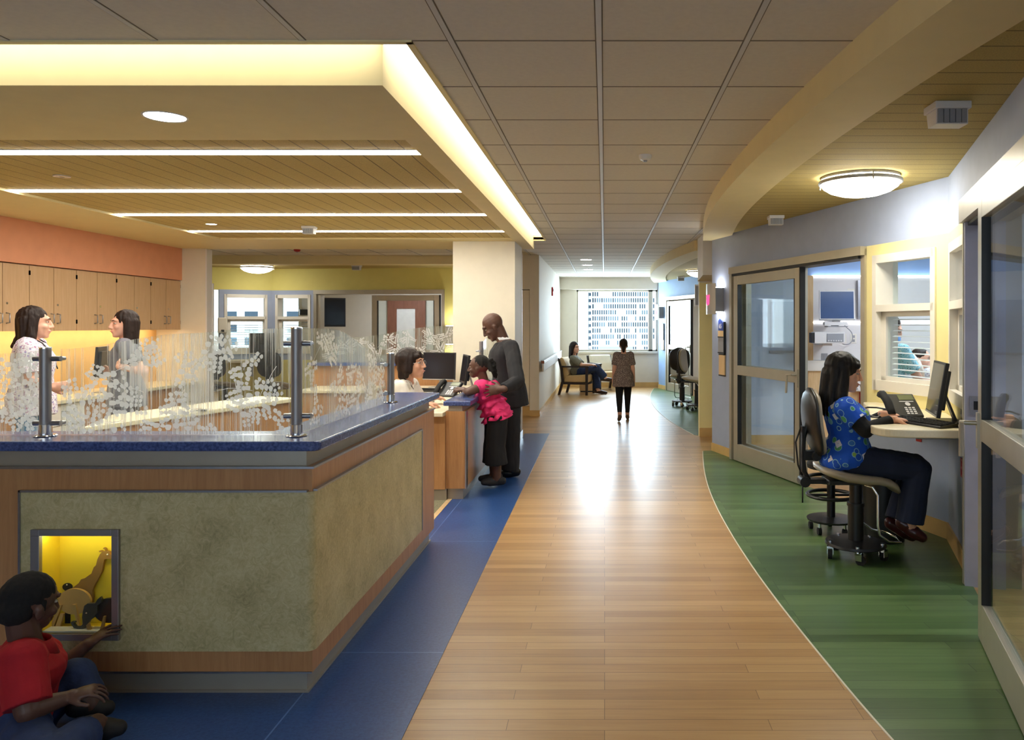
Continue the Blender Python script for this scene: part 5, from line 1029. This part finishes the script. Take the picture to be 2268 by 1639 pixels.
    def body(s, shoes=True, arms=(2,2), legs=True):
        s.torso(s.b, -.14, 1.0)
        for q in 'RL':
            s.arm(s.b, q, 0, 2)
            if legs:
                s.leg(s.b, q, 2); J = s.J; an, to = J['an'+q], J['to'+q]; s.b.cap(an, to, .034*s.sc, .022*s.sc); s.b.cap(an-(to-an)*.25-V(0,0,.02*s.sc), to-V(0,0,.005), .03*s.sc, .022*s.sc)
                kn = J['kn'+q]; s.b.cap(kn.lerp(an,.12), kn.lerp(an,.5), .05*s.sc, .045*s.sc)
        s.head(); s.o = bake(s.b, 'person', s.skin, None, s.T, s.vox, 4); tag(s.o, s.label, 'person', s.group); return s
    def face(s, iris=True, lips=True):
        H = s.H; Mx = H.to_3x3().to_4x4(); par = s.o
        for q in (-1, 1):
            e = MB().ell(H @ V(q*.031,.0715,.004), (.0125,.0098,.0068), Mx, 12, 8).build('eye', eyew, par, smooth=True)
            MB().ell(H @ V(q*.031,.0797,.004), (.0066,.0035,.0062), Mx, 10, 6).build('iris', eyed, e, smooth=True)
            MB().tube([H @ V(q*.014,.090,.024), H @ V(q*.031,.0885,.03), H @ V(q*.048,.077,.025)], [.0028*s.sc,.0036*s.sc,.002*s.sc], 6).build('eyebrow', browm, par, smooth=True)
        if lips: MB().tube([H @ V(-.022,.0845,-.0665), H @ V(-.009,.0955,-.064), H @ V(.009,.0955,-.064), H @ V(.022,.0845,-.0665)], [.0015*s.sc,.004*s.sc,.004*s.sc,.0015*s.sc], 8).build('lips', lipm, par, smooth=True)
        return s
    def cloth(s, name, m, fn, vox=None, fold=.005, fs=14, sm=4):
        mb = MB(); fn(mb); return bake(mb, name, m, s.o, s.T, vox or s.vox, sm, fold, fs)
    def top(s, name, m, hem=-.1, neck=.97, inf=.012, sl=.6, flare=0, fold=.006, sides='RL', slinf=None):
        def fn(mb):
            s.torso(mb, hem, neck, inf, flare=flare)
            for q in sides: s.arm(mb, q, 0, sl, slinf if slinf is not None else inf+.004, True)
        return s.cloth(name, m, fn, fold=fold)
    def pants(s, m, a1=1.95, inf=.01, rad=None, waist=.18, fold=.005, name='trousers'):
        def fn(mb):
            s.torso(mb, -.14, waist, inf)
            for q in 'RL': s.leg(mb, q, a1, inf, rad, True); mb.cap(s.J['pel'], s.J['hip'+q], .1*s.sc, .09*s.sc+inf)
        return s.cloth(name, m, fn, fold=fold)
    def shoes(s, m, h=.03, sole=None):
        for q in 'RL':
            an, to = s.J['an'+q], s.J['to'+q]; k = s.sc; d = (to-an).normalized(); mb = MB(); heel = an-d*.055*k-V(0,0,.03*k)
            mb.cap(heel, an.lerp(to,.55)-V(0,0,.012*k), .034*k, .04*k); mb.cap(an.lerp(to,.45)-V(0,0,.01*k), to, .042*k, .032*k); mb.cap(heel+V(0,0,.01*k), an-d*.02*k-V(0,0,.01*k), .036*k, .042*k)
            bake(mb, 'shoe', m, s.o, s.T, .005, 3)
    def hair(s, m, parts, strand=.004, vox=.007, sm=3):
        mb = MB(); H = s.H; Mx = H.to_3x3().to_4x4(); k = s.sc
        for p in parts:
            if p[0] == 'e': mb.ell(H @ Vector(p[1]), p[2], Mx)
            else: mb.cap(H @ Vector(p[1]), H @ Vector(p[2]), p[3]*k, p[4]*k, 12)
        return bake(mb, 'hair', m, s.o, s.T, vox, sm, 0, 14, strand)
CAPH = [('e',(0,-.022,.042),(.082,.098,.088))]
def longhair(L, wide=.085, bangs=True, front=.02):
    h = list(CAPH)
    for q in (-1, 1): h += [('c',(q*.06,-.015,.03),(q*wide,-.02,-L*.55),.035,.034), ('c',(q*wide,-.02,-L*.5),(q*wide*.85,-.03,-L),.034,.022), ('c',(q*.045,-.06,.02),(q*.055,-.075,-L),.045,.03), ('c',(q*.062,front,.05),(q*.078,front-.01,-.06),.022,.018)]
    h += [('c',(0,-.07,.02),(0,-.085,-L),.055,.034)]
    if bangs: h += [('c',(-.045,.062,.055),(.045,.062,.055),.022,.022), ('c',(0,.06,.07),(0,.078,.035),.03,.014)]
    return h
def stand(x, y, yaw, h, fem=True, stride=0):
    R = Matrix.Translation((x,y,0)) @ Matrix.Rotation(math.radians(yaw-90), 4, 'Z'); sw = (.1 if fem else .112)*h; J = {}
    for q, s_ in (('R',1),('L',-1)):
        J['sh'+q] = R @ V(s_*sw, -.01, .805*h); J['el'+q] = R @ V(s_*(sw+.03), -.02, .63*h); J['wr'+q] = R @ V(s_*(sw+.035), .03, .485*h)
        f = stride*s_; J['hip'+q] = R @ V(s_*.052*h, 0, .515*h); J['kn'+q] = R @ V(s_*.052*h, f*.6+.02*abs(f), .285*h); J['an'+q] = R @ V(s_*.05*h, f-.01, .045*h+max(0,-f)*.18); J['to'+q] = R @ V(s_*.058*h, f+.085*h, .02*h+(0 if f >= 0 else .0))
    J['pel'] = R @ V(0,0,.535*h); J['neck'] = R @ V(0,-.01,.838*h); J['head'] = R @ V(0,.015,.925*h); return J
def PJ(d): return {k: P(*v) if len(v) == 3 and v[0] > 3 or k == 'x' else Vector(v) for k, v in d.items()}
def sphere_cap(): pass

# --- boy sitting on the floor
boy = Person('boy in a red polo shirt sitting on the floor reaching to the yellow niche', PJ(dict(pel=(30,1592,2.74), neck=(62,1424,2.77), head=(68,1338,2.78), shR=(48,1462,2.66), shL=(88,1455,2.89), elR=(62,1572,2.60), wrR=(148,1546,2.70), elL=(112,1500,2.99), wrL=(186,1434,3.05),
    hipR=(45,1612,2.66), hipL=(60,1605,2.84), knR=(105,1690,2.47), anR=(212,1604,2.76), toR=(262,1612,2.80), knL=(168,1496,2.93), anL=(198,1560,2.90), toL=(236,1568,2.93))), (.36,.93,-.14), .92, False, 'dark', .0045, up=(.06,0,1), kid=1)
boy.hand('L', (.75,.45,.62), (.5,.5,-.6), .2, -1, .95, .3); boy.hand('R', (1,.35,.25), (0,.2,-1), .35, 1, .95)
boy.body(); boy.face(lips=False)
boy.hair(HAIR['curl'], [('e',(0,-.02,.045),(.08,.098,.084)), ('e',(0,-.055,-.005),(.074,.068,.066)), ('c',(.066,.0,.02),(.072,.004,-.01),.014,.01), ('c',(-.066,.0,.02),(-.072,.004,-.01),.014,.01)], .0025, .005)
redc = mat('red_cotton', (166,14,30), .85, var=.06, scale=30, bump=.15); jean = mat('blue_denim', (38,54,92), .9, var=.18, scale=24, bump=.3)
boy.top('polo_shirt', redc, -.08, .95, .014, .92, .0, .006, slinf=.022)
mb = MB(); nk = boy.J['neck']; mb.rings([[nk + boy.u*z + boy.f*.004 + boy.r*(rr*math.cos(a)) + boy.f*(rr*math.sin(a)) for a in [i*math.pi/12 for i in range(24)]] for z, rr in ((-.035,.084),(-.005,.066),(.012,.062),(.018,.066),(-.002,.078),(-.04,.098))], False, True); mb.build('collar', redc, boy.o, smooth=True)
boy.pants(jean, 1.72, .012, [.075,.058,.058], .12, .006, 'jeans'); boy.shoes(mat('dark_shoe', (34,30,28), .6))

# --- seated nurse at the charting desk
nur = Person('nurse in a bright blue patterned scrub top typing on the high stool', PJ(dict(pel=(1876,1013,5.03), neck=(1862,882,5.03), head=(1871,826,5.02), shR=(1874,906,4.87), shL=(1866,900,5.19), elR=(1917,952,4.80), wrR=(1976,929,4.86), elL=(1922,940,5.22), wrL=(1958,917,5.12),
    hipR=(1888,1018,4.94), hipL=(1888,1016,5.12), knR=(2034,1040,4.88), knL=(2026,1032,5.14), anR=(2012,1164,4.88), toR=(2042,1190,4.86), anL=(1986,1162,5.06), toL=(2020,1188,5.06))), (.985,-.1,-.1), 1.03, True, 'light', .0045)
nur.hand('R', (1,.12,-.1), (0,0,-1), .2, 1, 1, .1); nur.hand('L', (1,-.1,-.1), (0,0,-1), .2, -1, 1, .1)
nur.body(); nur.face()
nur.hair(HAIR['black'], [('e',(0,-.026,.044),(.09,.108,.094))]+longhair(.26, .092, True, .0)[1:]+[('c',(0,-.08,-.02),(0,-.1,-.2),.07,.05)], .003, .0055)
nur.top('undershirt', mat('black_jersey', (18,18,20), .9), .1, .93, .006, 1.93, 0, .003, slinf=.008)
nur.J['bend'] = nur.f*.018; nur.top('scrub_top', scrub_print(), -.13, .95, .03, .62, .07, .008, slinf=.026)
nur.pants(mat('navy_cotton', (22,32,58), .85, var=.1), 1.93, .012, [.088,.066,.074], .1, .006); nur.shoes(mat('oxblood_leather', (62,18,20), .3))
mb = MB(); mb.tube(spline([nur.J['neck']+nur.r*.07+nur.f*.03, nur.J['neck']+nur.r*.07+nur.f*.1-V(0,0,.07), nur.J['neck']+nur.f*.22-V(0,0,.14), V(1.78,4.96,.955)], 5), .004, 8).build('stethoscope', M['greyplastic'], nur.o, smooth=True)

# --- man and girl at the low counter
man = Person('tall man in a dark suit bowing his head beside the girl in pink', PJ(dict(pel=(1126,862,7.73), neck=(1115,752,7.72), head=(1092,723,7.70), shL=(1133,771,7.53), shR=(1118,770,7.92), elL=(1146,846,7.22), wrL=(1112,862,7.0), elR=(1118,850,8.0), wrR=(1102,892,7.98),
    hipL=(1129,868,7.64), hipR=(1123,868,7.82), knL=(1132,962,7.64), knR=(1122,960,7.82), anL=(1131,1042,7.66), toL=(1104,1048,7.64), anR=(1122,1036,7.84), toR=(1096,1042,7.84))), (-.84,-.12,-.52), 1.13, False, 'dark', .006)
man.hand('L', (-1,.12,-.1), (.1,1,-.1), .16, 1, 1.05, .28); man.hand('R', (-.3,0,-1), (-1,0,0), .3, 1)
man.body(); man.face(lips=False)
suit = mat('charcoal_suit', (36,36,40), .9, var=.06)
man.top('shirt', mat('white_shirt', (226,226,232), .8), .3, .97, .0, .15, 0, .001, slinf=-.008)
mb = MB(); nk = man.J['neck']; cu_ = (man.J['head']-nk).normalized(); mb.rings([[nk + cu_*z + man.r*(rr*math.cos(a)) + man.f*((rr)*math.sin(a)) for a in [i*math.pi/12 for i in range(24)]] for z, rr in ((-.05,.07),(.0,.062),(.03,.058),(.033,.062),(.0,.068))], False, True); mb.build('collar', bpy.data.materials['white_shirt'], man.o, smooth=True)
def jk(mb):
    man.torso(mb, -.34, .955, .022, flare=.05)
    for q in 'RL': man.arm(mb, q, 0, 1.92, .017, True)
man.cloth('suit_jacket', suit, jk, fold=.008, fs=11); man.pants(suit, 1.97, .012, [.092,.072,.07], .1, .006); man.shoes(mat('black_leather', (18,17,17), .35))
girl = Person('girl in a ruffled pink top leaning her elbows on the low counter', PJ(dict(pel=(1099,915,7.22), neck=(1072,846,7.22), head=(1060,814,7.20), shL=(1068,856,7.09), shR=(1066,854,7.35), elL=(1037,869,7.02), wrL=(1029,866,7.16), elR=(1036,868,7.40), wrR=(1028,864,7.28),
    hipL=(1102,924,7.15), hipR=(1098,924,7.29), knL=(1098,990,7.14), knR=(1092,988,7.30), anL=(1101,1062,7.16), toL=(1072,1068,7.13), anR=(1094,1054,7.32), toR=(1066,1060,7.30))), (-1,.12,.02), .95, True, 'dark', .006, kid=1)
girl.hand('L', (-.5,.8,.3), (0,0,-1), .5, -1); girl.hand('R', (-.6,-.7,.3), (0,0,-1), .5, 1); girl.body(); girl.face(lips=False)
gh = [('e',(0,-.022,.042),(.078,.094,.084))]; rg = random.Random(3)
for k in range(16):
    a = rg.uniform(-1,1); gh += [('c',(a*.04,-.1,.06),(a*.09,-.13+rg.uniform(-.03,.03),rg.uniform(-.09,.09)),.018,.013), ('c',(a*.05,-.12,.05),(a*.1,-.16,rg.uniform(-.12,.03)),.016,.012)]
girl.hair(HAIR['curl'], gh, .003, .006)
pink = mat('pink_chiffon', (238,52,120), .75, var=.06)
def ruff(mb):
    girl.torso(mb, -.24, .95, .02)
    for q in 'RL': girl.arm(mb, q, 0, .25, .02, True)
girl.cloth('top', pink, ruff, fold=.005)
for t0, amp, wid in ((.78,.02,.022), (.52,.022,.026), (.28,.024,.03), (.06,.028,.034), (-.14,.03,.04)):
    rings = []
    for j, (dt, e_) in enumerate(((.16,.006),(.08,.6),(0,1.0))):
        ring = []
        for i in range(72):
            a = 2*math.pi*i/72; w_, d = .14*.95+.012, .1*.95+.012; x = wid*e_ + amp*e_*.55*math.sin(a*11+t0*9)+.01*e_*math.sin(a*5)
            ring.append(girl.J['pel']+girl.u*((t0+dt)*girl.L-(.012*math.sin(a*7) if j == 2 else 0))+girl.r*((w_+x)*math.cos(a))+girl.f*((d+x)*math.sin(a)))
        rings.append(ring)
    inner = [[p+(girl.J['pel']+girl.u*(girl.u.dot(p-girl.J['pel']))-p).normalized()*.004 for p in r_] for r_ in rings[::-1]]
    MB().rings(rings+inner, False, True).build('ruffle', pink, girl.o, smooth=True)
girl.pants(mat('black_capri', (20,20,22), .9), 1.52, .012, [.095,.085,.10], .1, .005); girl.shoes(mat('dark_grey_shoe', (34,33,35), .7))

# --- receptionist
rec = Person('receptionist with short dark hair and glasses in a white coat behind the counter', PJ(dict(pel=(880,938,7.02), neck=(902,841,6.97), head=(913,806,6.95), shR=(886,860,6.78), shL=(912,854,7.16), elR=(905,900,6.75), wrR=(944,893,6.95), elL=(935,898,7.25), wrL=(958,880,7.3),
    hipR=(888,943,6.93), hipL=(888,941,7.12), knR=(980,950,6.93), knL=(980,948,7.15), anR=(970,1045,6.93), toR=(995,1050,6.93), anL=(970,1042,7.15), toL=(995,1048,7.15))), (1,-.16,.1), 1.13, True, 'light', .007)
rec.hand('R', (1,.4,-.2), (0,0,-1), .3, 1); rec.hand('L', (1,.2,-.1), (0,0,-1), .3, -1); rec.body(); rec.face()
rec.hair(HAIR['brown'], [('e',(0,-.032,.04),(.096,.108,.098)), ('e',(0,-.05,-.03),(.09,.075,.07))]+longhair(.09, .074, True, .02)[1:], .004, .007)
wc = mat('white_coat', (226,220,208), .85); rec.top('blouse', mat('maroon_blouse', (120,52,44), .8), .2, .93, .008, .3, 0, .003)
def coat(mb):
    rec.torso(mb, -.12, .93, .022)
    for q in 'RL': rec.arm(mb, q, 0, 1.9, .018, True)
rec.cloth('white_coat', wc, coat, fold=.007, fs=12); rec.pants(mat('grey_slacks', (70,70,76), .9), 1.95, .01); rec.shoes(bpy.data.materials['black_leather'])
for q in (-1, 1):
    MB().prism([rec.J['neck']+rec.f*.075+rec.r*q*.03+rec.u*.0, rec.J['neck']+rec.f*.085+rec.r*q*.085-rec.u*.05, rec.J['neck']+rec.f*.13+rec.r*q*.07-rec.u*.16, rec.J['neck']+rec.f*.14+rec.r*q*.012-rec.u*.2], rec.f*.006).build('lapel', wc, rec.o)
MB().tube(spline([rec.J['neck']+rec.f*.13-rec.u*.2+rec.r*.05, rec.J['neck']+rec.f*.09+rec.r*.075-rec.u*.05, rec.J['neck']+rec.r*.06-rec.f*.03+rec.u*.03, rec.J['neck']-rec.f*.07+rec.u*.03, rec.J['neck']-rec.r*.06-rec.f*.03+rec.u*.03, rec.J['neck']+rec.f*.1-rec.r*.06-rec.u*.1], 5), .006, 8).build('stethoscope', M['black'], rec.o, smooth=True)
Hh = rec.H; gl = MB()
for q in (-1, 1): gl.tube([Hh @ V(q*.033+.021*math.cos(a), .094, .002+.016*math.sin(a)) for a in [i*math.pi/8 for i in range(16)]], .0016, 6, closed=True); gl.tube([Hh @ V(q*.054,.092,.006), Hh @ V(q*.076,.0,.004)], .0016, 6)
gl.tube([Hh @ V(-.012,.096,.004), Hh @ V(.012,.096,.004)], .0016, 6).build('glasses', M['silver'], rec.o)

# --- two women by the wall cabinets
J = stand(-4.69, 6.3, 28, 1.665); J.update(elR=P(66,842,6.12), wrR=P(112,858,6.02), elL=P(86,840,6.55), wrL=P(124,856,6.5))
flo = Person('woman with shoulder length brown hair in a white floral top', J, (.84,.54,.02), 1.1, True, 'fair', .007); flo.hand('R', (1,.2,.1), (0,1,0), .4, 1); flo.hand('L', (1,-.2,.1), (0,-1,0), .4, -1); flo.body(); flo.face()
flo.hair(HAIR['brown'], longhair(.19, .088, False, .012)+[('c',(-.06,-.05,-.13),(-.1,-.09,-.17),.035,.022), ('c',(0,-.09,-.12),(.0,-.13,-.17),.04,.025), ('c',(.06,-.05,-.13),(.1,-.08,-.17),.035,.022)], .007, .007); flo.top('floral_top', printed('white_floral_print', (228,228,236), (150,140,190), (170,120,160), 34, .42), -.2, .95, .032, .8, .04, .01, slinf=.03); flo.pants(mat('light_jeans', (86,134,172), .9, var=.1), 1.95, .016); flo.shoes(M['trimwhite'])
MB().tube(spline([flo.J['neck']+flo.f*.16-flo.u*.2, flo.J['neck']+flo.f*.08+flo.r*.08-flo.u*.02, flo.J['neck']-flo.f*.06+flo.u*.02, flo.J['neck']+flo.f*.08-flo.r*.08-flo.u*.02, flo.J['neck']+flo.f*.17-flo.u*.24], 5), .005, 8).build('lanyard', M['black'], flo.o, smooth=True)
J = stand(-4.43, 7.1, 205, 1.655); J.update(elL=P(318,822,6.86), wrL=P(264,812,6.84), elR=P(305,822,7.34), wrR=P(258,818,7.2))
gry = Person('woman with long dark hair in grey scrubs with folded arms', J, (-.7,-.71,.03), 1.07, True, 'fair', .007); gry.hand('L', (-.6,.7,.1), (1,.3,0), .3, 1); gry.hand('R', (-.5,-.8,0), (1,-.3,0), .3, -1); gry.body(); gry.face()
gry.hair(HAIR['brown'], longhair(.26, .072, False, -.035), .005, .007); gs = mat('grey_scrub', (112,112,122), .85); gry.top('scrub_top', gs, -.22, .93, .02, .75, .05, .006, slinf=.022); gry.pants(gs, 1.96, .016, [.09,.07,.07]); gry.shoes(M['trimwhite'])

# --- people by the end window
win_w = Person('woman in a grey green top and jeans sitting cross legged by the end window', PJ(dict(pel=(1279,823,17.0), neck=(1271,789,16.95), head=(1273,770,16.9), shR=(1268,794,16.76), shL=(1274,793,17.14), elR=(1288,808,16.68), wrR=(1308,808,16.72), elL=(1292,808,17.2), wrL=(1312,808,17.0),
    hipR=(1282,824,16.9), hipL=(1282,824,17.1), knR=(1322,815,16.84), knL=(1318,822,17.06), anR=(1340,838,16.9), toR=(1356,841,16.88), anL=(1324,865,16.95), toL=(1342,870,16.85))), (.8,-.58,-.02), 1.08, True, 'fair', .009)
win_w.hand('R', (1,.3,0), (0,0,-1), .3, 1); win_w.hand('L', (1,-.6,0), (0,0,-1), .3, -1); win_w.body(); win_w.face(); win_w.hair(HAIR['brown'], longhair(.2, .08, False, .02), .004, .009)
win_w.top('knit_top', mat('grey_green_knit', (118,116,100), .9), -.1, .95, .016, .9, .03, .008); win_w.pants(jean, 1.9, .01, [.085,.066,.072], .12, .006, 'jeans'); win_w.shoes(mat('brown_shoe', (56,36,30), .5))
J = stand(.302, 12.2, 90, 1.30, True, .17); J['shR'] -= V(.022,0,0); J['shL'] += V(.022,0,0); J['elR'] -= V(.01,0,0); J['elL'] += V(.01,0,0)
wk = Person('child with tied dark hair in a speckled tunic and black leggings walking away', J, (0,1,.02), .84, True, 'fair', .008); wk.hand('R', (0,.2,-1), (-1,0,0), .3, -1); wk.hand('L', (0,.2,-1), (1,0,0), .3, 1); wk.body(); wk.face()
wk.hair(HAIR['brown'], CAPH+[('c',(0,-.07,.05),(0,-.1,.115),.05,.02), ('c',(0,-.09,.09),(0,-.1,-.08),.035,.02), ('c',(0,-.06,0),(0,-.07,-.12),.05,.025)], .004, .008)
wk.top('tunic', printed('speckled_print', (128,112,108), (196,184,172), (78,66,68), 60, .5), -.36, .95, .014, .7, .06, .006); wk.pants(mat('black_leggings', (16,16,18), .9), 1.8, .004, None, .1, .002, 'leggings'); wk.shoes(mat('tan_shoe', (96,74,56), .6))

# --- patient room
J = stand(2.62, 7.05, 24, 1.60); J.update(elR=V(2.82,6.88,1.03), wrR=V(3.05,7.08,.99), elL=V(2.76,7.26,1.05), wrL=V(3.0,7.3,1.0))
rn = Person('nurse in a mask and pale blue scrubs behind the bay window blind', J, (.9,-.3,-.35), 1.0, True, 'fair', .009); rn.hand('R', (1,.3,-.1), (0,0,-1), .3, 1); rn.hand('L', (1,-.1,-.1), (0,0,-1), .3, -1); rn.body(); rn.face(lips=False)
rn.hair(HAIR['brown'], [('e',(0,-.03,.05),(.086,.1,.088))], .004, .009); rn.top('scrub_top', printed('pale_blue_print', (140,206,226), (60,110,140), (210,235,240), 50, .4), -.2, .95, .018, .7, .04); rn.pants(mat('pale_blue_cotton', (130,180,206), .9), 1.96, .014); rn.shoes(M['trimwhite'])
mb = MB(); Mx = rn.H.to_3x3().to_4x4(); mb.ell(rn.H @ V(0,.062,-.062), (.056,.05,.042), Mx).build('face_mask', mat('blue_mask', (120,160,220), .8), rn.o, smooth=True)
ch = Person('small brown haired child in a patterned gown sitting up in the hospital bed', dict(pel=(3.36,7.6,.90), neck=(3.16,7.6,1.07), head=(3.14,7.6,1.185), shR=(3.19,7.47,1.04), shL=(3.19,7.73,1.04), elR=(3.3,7.42,.92), wrR=(3.45,7.45,.93), elL=(3.3,7.78,.92), wrL=(3.45,7.74,.93), hipR=(3.38,7.54,.88), hipL=(3.38,7.66,.88), knR=(3.66,7.52,.9), knL=(3.66,7.68,.9), anR=(3.92,7.52,.84), anL=(3.92,7.68,.84), toR=(3.97,7.52,.92), toL=(3.97,7.68,.92)), (.85,-.5,.02), .88, False, 'fair', .009, kid=1)
ch.hand('R', (1,.2,0), (0,0,-1), .3, 1); ch.hand('L', (1,-.2,0), (0,0,-1), .3, -1); ch.body(); ch.face(); ch.hair(HAIR['brown'], CAPH, .005, .009); ch.top('gown', printed('gown_print', (226,226,232), (120,90,110), (160,170,190), 40, .4), -.2, .95, .02, .8, .06)
q = thing('pillow', 'white pillow behind the child in the hospital bed', 'pillow', (3.0,7.6,1.1)); bake(MB().ell((3.01,7.6,1.12), (.07,.3,.2), Matrix.Rotation(-.45, 4, 'Y')), 'pillow_case', M['white'], q, Matrix.Translation((3.0,7.6,1.1)), .012, 4, .006)
bake_all()
